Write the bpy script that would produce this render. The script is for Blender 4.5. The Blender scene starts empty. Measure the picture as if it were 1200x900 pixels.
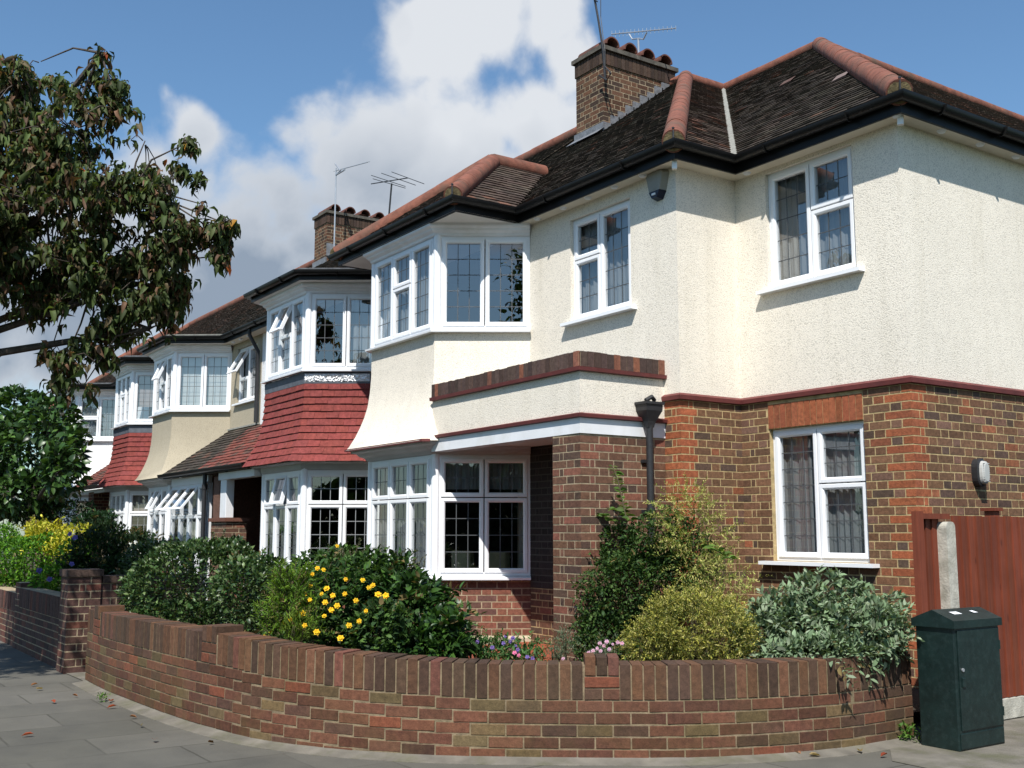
import bpy, math, random
import numpy as np
from mathutils import Vector, Matrix, noise
R = random.Random(7)
rad = math.radians
scene = bpy.context.scene
COL = scene.collection
# ------------------------------------------------------------------ camera
AZ = rad(34.2); PT = rad(7.85); EYE = 1.42; FPX = 1262.0
FW = Vector((-math.cos(AZ), math.sin(AZ), 0)); RT = Vector((math.sin(AZ), math.cos(AZ), 0)); ZZ = Vector((0, 0, 1))
VD = FW*math.cos(PT) + ZZ*math.sin(PT); VU = -FW*math.sin(PT) + ZZ*math.cos(PT)
EYEP = Vector((0, 0, EYE))
def ray(x, y): return VD*FPX + RT*(x-600) + VU*(450-y)
def at(x, y, Y):
    r = ray(x, y); return EYEP + r*(Y/r.y)
def atz(x, y, z):
    r = ray(x, y); return EYEP + r*((z-EYE)/r.z)
cam = bpy.data.cameras.new('camera'); co = bpy.data.objects.new('camera', cam); COL.objects.link(co)
cam.sensor_width = 36; cam.lens = FPX/1200*36; cam.clip_start = .05; cam.clip_end = 3000
co.matrix_world = Matrix.Translation(EYEP) @ Matrix((RT, VU, -VD)).transposed().to_4x4()
scene.camera = co
scene.render.resolution_x = 1024; scene.render.resolution_y = 768

# ------------------------------------------------------------------ node helpers
class NT:
    def __init__(s, tree): s.t = tree; tree.nodes.clear()
    def n(s, typ, ins=None, **kw):
        nd = s.t.nodes.new(typ)
        for k, v in kw.items(): setattr(nd, k, v)
        for k, v in (ins or {}).items(): s.set(nd.inputs[k], v)
        return nd
    def set(s, sock, v):
        if isinstance(v, bpy.types.Node): v = v.outputs[0]
        if isinstance(v, bpy.types.NodeSocket): s.t.links.new(v, sock)
        else: sock.default_value = v
    def m(s, op, a, b=0.0, c=None):
        ins = {0: a, 1: b}
        if c is not None: ins[2] = c
        return s.n('ShaderNodeMath', ins, operation=op).outputs[0]
    def mix(s, f, a, b, mode='MIX'):
        nd = s.n('ShaderNodeMix', data_type='RGBA', blend_type=mode)
        s.set(nd.inputs[0], f); s.set(nd.inputs[6], a); s.set(nd.inputs[7], b)
        return nd.outputs[2]
    def noise(s, vec, scale, detail=4, rough=.55, out='Fac', typ='ShaderNodeTexNoise'):
        nd = s.n(typ, {'Scale': scale, 'Detail': detail, 'Roughness': rough})
        if vec is not None: s.set(nd.inputs['Vector'], vec)
        return nd.outputs[out]
    def ramp(s, f, stops, interp='LINEAR'):
        nd = s.n('ShaderNodeValToRGB', {0: f}); cr = nd.color_ramp; cr.interpolation = interp
        while len(cr.elements) > 1: cr.elements.remove(cr.elements[-1])
        cr.elements[0].position = stops[0][0]; cr.elements[0].color = c4(stops[0][1])
        for p, c in stops[1:]:
            e = cr.elements.new(p); e.color = c4(c)
        return nd.outputs[0]
    def mr(s, v, a, b, c=0., d=1.):
        return s.n('ShaderNodeMapRange', {0: v, 1: a, 2: b, 3: c, 4: d}).outputs[0]
def c4(c):
    if isinstance(c, (int, float)): return (c, c, c, 1)
    return tuple(c)+(1,) if len(c) == 3 else tuple(c)
def newmat(name):
    m = bpy.data.materials.new(name); m.use_nodes = True
    return m, NT(m.node_tree)
def finish(nt, bsdf, disp=None):
    nt.n('ShaderNodeOutputMaterial', {'Surface': bsdf})
def obj_co(nt): return nt.n('ShaderNodeTexCoord').outputs['Object']
def scaled(nt, vec, s):
    return nt.n('ShaderNodeVectorMath', {0: vec, 1: s}, operation='MULTIPLY').outputs[0]
def simple(name, col, rough=.6, var=.15, vscale=6., bump=0., bscale=80., spec=.4, dirt=None, dirts=1.3, dirta=.5, metal=0., coat=0., useattr=False, bdist=.01):
    m, nt = newmat(name); co_ = obj_co(nt)
    base = nt.n('ShaderNodeRGB').outputs[0]; base.default_value = c4(col)
    if useattr:
        at_ = nt.n('ShaderNodeAttribute', attribute_name='Col').outputs['Color']
        base = nt.mix(1.0, base, at_, 'MULTIPLY') if col != (1, 1, 1) else at_
    nz = nt.noise(co_, vscale, 5)
    f = nt.mr(nz, .3, .7, 1-var, 1+var)
    base = nt.n('ShaderNodeVectorMath', {0: base, 3: f}, operation='SCALE').outputs[0]
    if dirt is not None:
        dn = nt.mr(nt.noise(co_, dirts, 6, .65), .48, .68, 0, dirta)
        base = nt.mix(dn, base, c4(dirt))
    b = nt.n('ShaderNodeBsdfPrincipled', {'Base Color': base, 'Roughness': rough, 'Metallic': metal, 'Specular IOR Level': spec, 'Coat Weight': coat})
    if bump > 0:
        bn = nt.noise(co_, bscale, 3, .6)
        bm = nt.n('ShaderNodeBump', {'Height': bn, 'Strength': bump, 'Distance': bdist})
        nt.set(b.inputs['Normal'], bm)
    finish(nt, b); return m

M = {}
def render_mat(name, col, streak=.25):
    m, nt = newmat(name); co_ = obj_co(nt)
    big = nt.noise(co_, .7, 5, .6); mid = nt.noise(co_, 9, 4, .6)
    sv = scaled(nt, co_, (5.0, 5.0, .45)); st = nt.noise(sv, 1.3, 6, .68)
    f = nt.m('MULTIPLY', nt.mr(big, .3, .7, .94, 1.03), nt.mr(mid, .3, .7, .97, 1.03))
    base = nt.n('ShaderNodeVectorMath', {0: c4(col)[:3], 3: f}, operation='SCALE').outputs[0]
    base = nt.mix(nt.mr(st, .5, .8, 0, streak), base, c4((col[0]*.62, col[1]*.6, col[2]*.52)))
    vo = nt.n('ShaderNodeTexVoronoi', {'Vector': co_, 'Scale': 95.}, feature='F1').outputs['Distance']
    vn = nt.noise(co_, 85, 5, .7)
    h = nt.m('ADD', nt.m('MULTIPLY', vo, -.9), vn)
    pit = nt.mr(h, -.3, .1, .72, 1.0)
    base = nt.n('ShaderNodeVectorMath', {0: base, 3: pit}, operation='SCALE').outputs[0]
    bm = nt.n('ShaderNodeBump', {'Height': h, 'Strength': .4, 'Distance': .006})
    finish(nt, nt.n('ShaderNodeBsdfPrincipled', {'Base Color': base, 'Roughness': .92, 'Specular IOR Level': .15, 'Normal': bm}))
    return m
M['render'] = render_mat('white_pebbled_render', (.81, .745, .64), .26)
M['render_tan'] = render_mat('tan_render', (.43, .375, .28), .2)
M['render_white'] = render_mat('plain_white_render', (.80, .80, .80), .1)
def brick_mat(name, moss=0., mosscol=(.16, .14, .04), rough=.85, grime=.25):
    m, nt = newmat(name); co_ = obj_co(nt)
    a = nt.n('ShaderNodeAttribute', attribute_name='Col').outputs['Color']
    n1 = nt.noise(co_, 28, 5, .65); n2 = nt.noise(co_, 140, 3, .6); n3 = nt.noise(co_, 1.1, 5, .6)
    f = nt.m('MULTIPLY', nt.mr(n1, .25, .75, .6, 1.4), nt.mr(n2, .3, .7, .8, 1.2))
    base = nt.n('ShaderNodeVectorMath', {0: a, 3: f}, operation='SCALE').outputs[0]
    base = nt.mix(nt.mr(n3, .5, .72, 0, grime), base, c4((.06, .045, .04)))
    if moss:
        z = nt.n('ShaderNodeSeparateXYZ', {0: co_}).outputs[2]
        mz = nt.m('MULTIPLY', nt.m('MULTIPLY', nt.mr(nt.noise(co_, 1.7, 6, .7), .42, .62, 0, 1), nt.mr(z, .0, .5, 1, .15)), nt.mr(nt.n('ShaderNodeSeparateXYZ', {0: co_}).outputs[0], -4., 0., 1., .45))
        base = nt.mix(nt.m('MULTIPLY', mz, moss), base, c4(mosscol))
    h = nt.m('ADD', n1, nt.m('MULTIPLY', n2, .6))
    bm = nt.n('ShaderNodeBump', {'Height': h, 'Strength': .6, 'Distance': .006})
    finish(nt, nt.n('ShaderNodeBsdfPrincipled', {'Base Color': base, 'Roughness': rough, 'Specular IOR Level': .25, 'Normal': bm}))
    return m
M['brick'] = brick_mat('house_brick', 0, grime=.2)
M['brick_wall'] = brick_mat('garden_wall_brick', .6, (.105, .085, .028), grime=.4)
M['mortar_y'] = simple('yellow_mortar', (.43, .325, .17), .95, .3, 14, .5, 120, .1)
M['mortar_g'] = simple('grey_mortar', (.215, .165, .105), .95, .3, 14, .5, 120, .1, dirt=(.13, .12, .05), dirts=2, dirta=.6)
M['mortar_b'] = simple('buff_mortar', (.34, .27, .18), .95, .3, 14, .5, 120, .1)
M['upvc'] = simple('white_upvc', (.80, .81, .83), .3, .02, 3, spec=.5)
M['white_paint'] = simple('white_gloss_paint', (.74, .75, .77), .4, .05, 4, dirt=(.5, .48, .42), dirts=3, dirta=.3)
M['grey_paint'] = simple('grey_moulding_paint', (.42, .42, .41), .5, .08, 5)
M['soffit'] = simple('cream_soffit_paint', (.66, .60, .48), .6, .08, 4)
M['soffit_w'] = simple('white_soffit_paint', (.76, .74, .70), .6, .05, 4)
M['black'] = simple('black_gutter_plastic', (.008, .008, .008), .38, .2, 5, spec=.22)
M['iron'] = simple('black_cast_iron', (.022, .022, .024), .5, .2, 20, .2, 60)
M['red_paint'] = simple('dark_red_masonry_paint', (.13, .030, .027), .6, .2, 9, .2, 60, dirt=(.1, .03, .03), dirts=5)
M['lead'] = simple('lead_sheet', (.20, .205, .215), .5, .3, 12, .4, 30, metal=.3)
M['slab'] = simple('weathered_chimney_slab', (.09, .08, .065), .9, .4, 12, .4, 40)
M['foil'] = simple('silver_flashing_foil', (.65, .65, .66), .28, .4, 30, 1., 28, metal=.9, bdist=.03)
M['slate_grey'] = simple('grey_flashing', (.10, .11, .13), .6, .25, 10)
M['mortar_w'] = simple('pale_valley_mortar', (.27, .265, .235), .9, .25, 20, .4, 40)
M['lichen'] = simple('mossy_bedding_mortar', (.17, .13, .065), .95, .5, 25, .6, 50)
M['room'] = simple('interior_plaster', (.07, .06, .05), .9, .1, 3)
M['concrete'] = simple('concrete_post', (.42, .40, .34), .9, .22, 16, .5, 70, dirt=(.2, .19, .14), dirts=7)
M['plinth'] = simple('cream_plinth', (.45, .38, .27), .9, .2, 8, .3, 50)
M['redtile'] = simple('red_quarry_step', (.28, .07, .035), .55, .15, 8)
M['chair'] = simple('cream_chair_fabric', (.55, .44, .24), .8, .1, 10)
M['bark'] = simple('tree_bark', (.07, .055, .045), .9, .35, 12, .7, 40)
M['stem'] = simple('shrub_stem', (.07, .055, .03), .9, .3, 12)
M['alu'] = simple('aerial_aluminium', (.45, .46, .48), .4, .1, 5, metal=.6)
M['soil'] = simple('garden_soil', (.05, .037, .025), .95, .4, 9, .8, 25, bdist=.03)
def tile_mat(name, lichen=.35, lc=(.16, .14, .10)):
    m, nt = newmat(name); co_ = obj_co(nt)
    a = nt.n('ShaderNodeAttribute', attribute_name='Col').outputs['Color']
    n1 = nt.noise(co_, 18, 5, .7); n2 = nt.noise(co_, 2.2, 6, .7); n3 = nt.noise(co_, 60, 3, .6)
    base = nt.n('ShaderNodeVectorMath', {0: a, 3: nt.mr(n1, .25, .75, .6, 1.4)}, operation='SCALE').outputs[0]
    base = nt.mix(nt.m('MULTIPLY', nt.mr(n2, .5, .7, 0, lichen), nt.mr(n3, .4, .6, .2, 1)), base, c4(lc))
    bm = nt.n('ShaderNodeBump', {'Height': n1, 'Strength': .5, 'Distance': .008})
    finish(nt, nt.n('ShaderNodeBsdfPrincipled', {'Base Color': base, 'Roughness': .9, 'Specular IOR Level': .2, 'Normal': bm}))
    return m
M['tile'] = tile_mat('clay_roof_tile', .6, (.15, .135, .10))
M['hung'] = tile_mat('painted_hung_tile', 0.)
M['ridge'] = simple('terracotta_ridge_tile', (.175, .064, .040), .85, .35, 9, .4, 60, dirt=(.10, .065, .045), dirts=2.5, dirta=.8)
M['cowl'] = simple('sooty_clay_cowl', (.12, .045, .03), .85, .45, 9, .4, 60, dirt=(.03, .025, .022), dirts=4, dirta=.8)
def glass_mat(name, refl, tint=(.62, .66, .68)):
    m, nt = newmat(name)
    g = nt.n('ShaderNodeBsdfGlossy', {'Color': (1, 1, 1, 1), 'Roughness': .0})
    co_ = obj_co(nt); nb = nt.n('ShaderNodeBump', {'Height': nt.noise(co_, 1.6, 1), 'Strength': .12, 'Distance': .02}); nt.set(g.inputs['Normal'], nb)
    t = nt.n('ShaderNodeBsdfTransparent', {'Color': c4(tint)})
    ge = nt.n('ShaderNodeNewGeometry'); dt = nt.n('ShaderNodeVectorMath', {0: ge.outputs['Incoming'], 1: ge.outputs['True Normal']}, operation='DOT_PRODUCT').outputs['Value']
    fr = nt.m('ADD', .045, nt.m('MULTIPLY', .9, nt.m('POWER', nt.m('SUBTRACT', 1., nt.m('ABSOLUTE', dt)), 5.)))
    f = nt.m('MINIMUM', nt.m('ADD', nt.m('MULTIPLY', fr, 1.7), refl), 1.)
    mx = nt.n('ShaderNodeMixShader', {0: f, 1: t, 2: g}); finish(nt, mx); return m
M['glass'] = glass_mat('window_glass', .10, (.82, .85, .86))
M['glass_d'] = glass_mat('dark_window_glass', .05, (.72, .75, .76))
M['lead_bar'] = simple('leaded_light_strip', (.09, .095, .10), .5, .1, 5, metal=.3)
M['lead_bar_l'] = simple('pale_leaded_strip', (.30, .31, .32), .5, .1, 5, metal=.3)
def cloth_mat(name, col, tr=.35):
    m, nt = newmat(name)
    d = nt.n('ShaderNodeBsdfDiffuse', {'Color': c4(col)}); t = nt.n('ShaderNodeBsdfTranslucent', {'Color': c4(col)})
    tt = nt.n('ShaderNodeBsdfTransparent')
    a = nt.n('ShaderNodeMixShader', {0: .3, 1: d, 2: t}); b = nt.n('ShaderNodeMixShader', {0: tr, 1: a, 2: tt}); finish(nt, b); return m
M['net'] = cloth_mat('net_curtain', (.50, .52, .53), .25)
M['blind'] = cloth_mat('white_blind', (.80, .82, .80), .0)
M['blind_p'] = cloth_mat('pinkish_blind', (.56, .46, .43), .0)
M['drape'] = cloth_mat('heavy_curtain', (.55, .52, .44), .0)
def leaf_mat(name, trans=.3, rough=.45, spec=.35):
    m, nt = newmat(name)
    a = nt.n('ShaderNodeAttribute', attribute_name='Col').outputs['Color']
    p = nt.n('ShaderNodeBsdfPrincipled', {'Base Color': a, 'Roughness': rough, 'Specular IOR Level': spec})
    tc = nt.mix(1., a, (1.5, 1.5, .7, 1), 'MULTIPLY')
    t = nt.n('ShaderNodeBsdfTranslucent', {'Color': tc})
    finish(nt, nt.n('ShaderNodeMixShader', {0: trans, 1: p, 2: t})); return m
M['leaf'] = leaf_mat('leaf', .3, .6, .2); M['leaf_gloss'] = leaf_mat('glossy_leaf', .18, .36, .4); M['leaf_matt'] = leaf_mat('felted_leaf', .2, .8, .1)
M['petal'] = leaf_mat('petal', .3, .7, .1)

# ------------------------------------------------------------------ mesh builder
class MB:
    def __init__(s): s.v = []; s.f = []; s.m = []; s.c = []; s.hascol = False
    def face(s, pts, m=0, col=None):
        i = len(s.v); s.v.extend([tuple(p) for p in pts]); s.f.append(tuple(range(i, i+len(pts)))); s.m.append(m)
        s.c.append(col if col else (1, 1, 1)); s.hascol = s.hascol or bool(col)
    def hexa(s, p, m=0, col=None, skip=()):
        # p: 8 corners, bottom 0-3 ccw, top 4-7
        i = len(s.v); s.v.extend([tuple(q) for q in p])
        for k, q in enumerate(((3, 2, 1, 0), (4, 5, 6, 7), (0, 1, 5, 4), (1, 2, 6, 5), (2, 3, 7, 6), (3, 0, 4, 7))):
            if k in skip: continue
            s.f.append(tuple(i+a for a in q)); s.m.append(m); s.c.append(col if col else (1, 1, 1))
        s.hascol = s.hascol or bool(col)
    def box(s, x0, x1, y0, y1, z0, z1, m=0, col=None):
        s.hexa([(x0, y0, z0), (x1, y0, z0), (x1, y1, z0), (x0, y1, z0), (x0, y0, z1), (x1, y0, z1), (x1, y1, z1), (x0, y1, z1)], m, col)
    def bar(s, a, b, w, h, m=0, col=None, up=(0, 0, 1)):
        a = Vector(a); b = Vector(b); d = (b-a).normalized(); u = Vector(up)
        if abs(d.dot(u)) > .98: u = Vector((1, 0, 0))
        sx = d.cross(u).normalized(); sz = sx.cross(d)
        sx *= w/2; sz *= h/2
        s.hexa([a-sx-sz, a+sx-sz, b+sx-sz, b-sx-sz, a-sx+sz, a+sx+sz, b+sx+sz, b-sx+sz], m, col)
    def tube(s, pts, r, n=8, m=0, col=None, cap=True):
        pts = [Vector(p) for p in pts]; rs = r if isinstance(r, (list, tuple)) else [r]*len(pts)
        base = len(s.v); k = len(pts); pu = None
        for i, p in enumerate(pts):
            d = (pts[min(i+1, k-1)]-pts[max(i-1, 0)]).normalized()
            u = pu if pu is not None else (Vector((0, 0, 1)) if abs(d.z) < .9 else Vector((1, 0, 0)))
            u = (u-d*u.dot(d)).normalized(); pu = u; w = d.cross(u)
            for j in range(n):
                a = 2*math.pi*j/n; s.v.append(tuple(p+(u*math.cos(a)+w*math.sin(a))*rs[i]))
        def addf(q):
            s.f.append(q); s.m.append(m); s.c.append(col if col else (1, 1, 1))
        for i in range(k-1):
            for j in range(n):
                j2 = (j+1) % n
                addf((base+i*n+j, base+i*n+j2, base+(i+1)*n+j2, base+(i+1)*n+j))
        if cap:
            addf(tuple(base+j for j in reversed(range(n)))); addf(tuple(base+(k-1)*n+j for j in range(n)))
        s.hascol = s.hascol or bool(col)
    def sweep(s, path, prof, m=0, cap=True, closedprof=True, zf=None):
        # path: list of 2D points left->right (outward normal = (dy,-dx)); prof: list of (d,z)
        n = len(path); rings = []
        for i in range(n):
            p = Vector(path[i]); ns = []
            if i > 0: t = (Vector(path[i])-Vector(path[i-1])).normalized(); ns.append(Vector((t.y, -t.x)))
            if i < n-1: t = (Vector(path[i+1])-Vector(path[i])).normalized(); ns.append(Vector((t.y, -t.x)))
            if len(ns) == 2:
                b = (ns[0]+ns[1]); b = b/(1+ns[0].dot(ns[1])) if (1+ns[0].dot(ns[1])) > .05 else ns[0]
            else: b = ns[0]
            dz = zf(p) if zf else 0
            base = len(s.v)
            for d, z in prof: s.v.append((p.x+b.x*d, p.y+b.y*d, z+dz))
            rings.append(base)
        k = len(prof)
        for i in range(n-1):
            for j in range(k if closedprof else k-1):
                j2 = (j+1) % k
                s.f.append((rings[i]+j, rings[i+1]+j, rings[i+1]+j2, rings[i]+j2)); s.m.append(m); s.c.append((1, 1, 1))
        if cap and closedprof:
            for b0 in (rings[0], rings[-1]):
                s.f.append(tuple(b0+j for j in range(k))); s.m.append(m); s.c.append((1, 1, 1))
    def build(s, name, mats, parent=None, smooth=False, bevel=0):
        me = bpy.data.meshes.new(name)
        off = Vector((0, 0, 0)); q = parent
        while q is not None: off += q.location; q = q.parent
        vv = [(a-off.x, b-off.y, c-off.z) for a, b, c in s.v]
        me.from_pydata(vv, [], s.f)
        if not isinstance(mats, (list, tuple)): mats = [mats]
        for mm in mats: me.materials.append(mm)
        me.polygons.foreach_set('material_index', s.m)
        if s.hascol:
            at_ = me.color_attributes.new('Col', 'FLOAT_COLOR', 'CORNER')
            arr = []
            for f, c in zip(s.f, s.c): arr.extend(list((c[0], c[1], c[2], 1.))*len(f))
            at_.data.foreach_set('color', arr)
        if smooth: me.polygons.foreach_set('use_smooth', [True]*len(s.f))
        me.update(); o = bpy.data.objects.new(name, me); COL.objects.link(o)
        if smooth:
            try: me.set_sharp_from_angle(angle=rad(45))
            except Exception: pass
        if parent is not None: o.parent = parent
        if bevel:
            bv = o.modifiers.new('b', 'BEVEL'); bv.width = bevel; bv.segments = 2; bv.limit_method = 'ANGLE'
        return o
def empty(name, loc): o = bpy.data.objects.new(name, None); o.location = loc; COL.objects.link(o); o.empty_display_size = .2; return o
def tag(o, label=None, cat=None, group=None, kind=None):
    if label: o['label'] = label
    if cat: o['category'] = cat
    if group: o['group'] = group
    if kind: o['kind'] = kind
    return o
def thing(name, loc, label, cat, group=None): return tag(empty(name, loc), label, cat, group)

# wall frame: origin P0 (x,y), unit dir; outward normal (dy,-dx)
class Fr:
    def __init__(s, a, b):
        s.a = Vector(a); d = Vector(b)-s.a; s.L = d.length; s.d = d.normalized(); s.n = Vector((s.d.y, -s.d.x))
    def p(s, u, z, o=0.):
        q = s.a+s.d*u+s.n*o; return (q.x, q.y, z)
def fbox(mb, fr, u0, u1, z0, z1, o0, o1, m=0, col=None):
    mb.hexa([fr.p(u0, z0, o1), fr.p(u1, z0, o1), fr.p(u1, z0, o0), fr.p(u0, z0, o0), fr.p(u0, z1, o1), fr.p(u1, z1, o1), fr.p(u1, z1, o0), fr.p(u0, z1, o0)], m, col)
def wall(mb, fr, z0, z1, ops=(), m=0, u0=0., u1=None, reveal=.12, off=0., mrev=None):
    u1 = fr.L if u1 is None else u1; mrev = m if mrev is None else mrev
    us = sorted({u0, u1}|{x for o in ops for x in o[:2]}); zs = sorted({z0, z1}|{x for o in ops for x in o[2:4]})
    us = [u for u in us if u0-1e-6 <= u <= u1+1e-6]; zs = [z for z in zs if z0-1e-6 <= z <= z1+1e-6]
    for i in range(len(us)-1):
        for j in range(len(zs)-1):
            cu = (us[i]+us[i+1])/2; cz = (zs[j]+zs[j+1])/2
            if any(o[0] < cu < o[1] and o[2] < cz < o[3] for o in ops): continue
            mb.face([fr.p(us[i], zs[j], off), fr.p(us[i+1], zs[j], off), fr.p(us[i+1], zs[j+1], off), fr.p(us[i], zs[j+1], off)], m)
    for o in ops:
        a, b, c, d = o[:4]
        for q in (((a, c), (b, c)), ((b, c), (b, d)), ((b, d), (a, d)), ((a, d), (a, c))):
            (ua, za), (ub, zb) = q
            mb.face([fr.p(ua, za, off), fr.p(ub, zb, off), fr.p(ub, zb, off-reveal), fr.p(ua, za, off-reveal)], mrev)
# brick palettes
def vary(c, a=.18):
    k = 1+R.uniform(-a, a); return (c[0]*k*(1+R.uniform(-.05, .05)), c[1]*k, c[2]*k*(1+R.uniform(-.06, .06)))
def pal_house(u, z, i, hd):
    r = R.random()
    if r < .045: return vary((.24, .085, .042), .2)
    if r < .16: return vary((.17, .09, .06))
    if r < .30: return vary((.090, .056, .040))
    return vary((.150, .078, .043), .28)
def pal_porch(u, z, i, hd):
    r = R.random()
    if r < .12: return vary((.19, .075, .05))
    if r < .3: return vary((.085, .05, .036))
    return vary((.130, .064, .040), .28)
def pal_low(u, z, i, hd): return vary((.17, .065, .042) if R.random() < .6 else (.12, .058, .045), .22)
def pal_red(): return vary((.28, .085, .038), .18)
def bricks(mb, fr, u0, u1, z0, z1, ops=(), pal=pal_house, quoin=(False, False), start=0, m=1, d=.0022, flem=True, zoff=0., deep=.0):
    c = .075; j = .0125; i = 0; z = z0
    while z < z1-.012:
        zt = min(z+c-j, z1)
        if flem:
            seq = [.2150, .1025]; u = u0 - (0 if (i+start) % 2 == 0 else .05625); k = 0
            if (i+start) % 2: u = u0; lens = [.1025, .0475 if True else 0]; pre = [.1025, .215]
            first = [.215, .1025] if (i+start) % 2 == 0 else [.1025, .0475]
        else:
            first = [.215] if (i+start) % 2 == 0 else [.1025]
        u = u0; k = 0
        while u < u1-.02:
            if k < len(first): L = first[k]; hd = L < .15
            elif flem:
                kk = (k-len(first)) % 2; L = .215 if kk == 0 else .1025; hd = kk == 1
            else: L = .215; hd = False
            ue = min(u+L, u1); k += 1
            if u1-ue < .06: ue = u1
            segs = [(u, ue)]
            for o in ops:
                if o[3] <= z+.02 or o[2] >= zt-.02: continue
                ns = []
                for a, b in segs:
                    if b <= o[0] or a >= o[1]: ns.append((a, b)); continue
                    if a < o[0]-.015: ns.append((a, o[0]))
                    if b > o[1]+.015: ns.append((o[1], b))
                segs = ns
            for a, b in segs:
                col = pal(u, z, i, hd)
                qn = .25 if (i+start) % 2 == 0 else .19
                if quoin[0] and a-u0 < (.20 if (i+start) % 2 == 0 else .14) : col = pal_red()
                if quoin[1] and u1-b < (.10 if (i+start) % 2 else .21): col = pal_red()
                dd = d+R.uniform(-.0008, .001)
                jj = R.uniform(-.001, .001)
                mb.hexa([fr.p(a, z+jj, dd), fr.p(b, z+jj, dd), fr.p(b, z+jj, -.002), fr.p(a, z+jj, -.002), fr.p(a, zt+jj, dd), fr.p(b, zt+jj, dd), fr.p(b, zt+jj, -.002), fr.p(a, zt+jj, -.002)], m, col, skip=(4,))
            u = ue+j
        z += c; i += 1
def soldier(mb, fr, u0, u1, z0, z1, pal, m=1, d=.008, w=.065):
    n = max(1, round((u1-u0)/(w+.01))); st = (u1-u0)/n
    for i in range(n):
        a = u0+i*st+.005; b = a+st-.01; dd = d+R.uniform(-.0015, .0015)
        mb.hexa([fr.p(a, z0, dd), fr.p(b, z0, dd), fr.p(b, z0, -.002), fr.p(a, z0, -.002), fr.p(a, z1, dd), fr.p(b, z1, dd), fr.p(b, z1, -.002), fr.p(a, z1, -.002)], m, pal())

# ------------------------------------------------------------------ windows
def ring(mb, P, u0, u1, z0, z1, w, o0, o1, ch=.018, m=0):
    # P(u,z,o); rectangular frame with an inner chamfer
    O = [(u0, z0), (u1, z0), (u1, z1), (u0, z1)]; w2 = w-ch
    A = [(u0+w2, z0+w2), (u1-w2, z0+w2), (u1-w2, z1-w2), (u0+w2, z1-w2)]
    B = [(u0+w, z0+w), (u1-w, z0+w), (u1-w, z1-w), (u0+w, z1-w)]
    oc = o1-ch*.8; e = .004
    Oi = [(u0+e, z0+e), (u1-e, z0+e), (u1-e, z1-e), (u0+e, z1-e)]
    for i in range(4):
        j = (i+1) % 4
        mb.face([P(*Oi[i], o1), P(*Oi[j], o1), P(*A[j], o1), P(*A[i], o1)], m)
        mb.face([P(*O[i], o1-e), P(*O[j], o1-e), P(*Oi[j], o1), P(*Oi[i], o1)], m)
        mb.face([P(*A[i], o1), P(*A[j], o1), P(*B[j], oc), P(*B[i], oc)], m)
        mb.face([P(*O[i], o0), P(*O[j], o0), P(*O[j], o1-e), P(*O[i], o1-e)], m)
        mb.face([P(*B[i], oc), P(*B[j], oc), P(*B[j], o0), P(*B[i], o0)], m)
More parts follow.
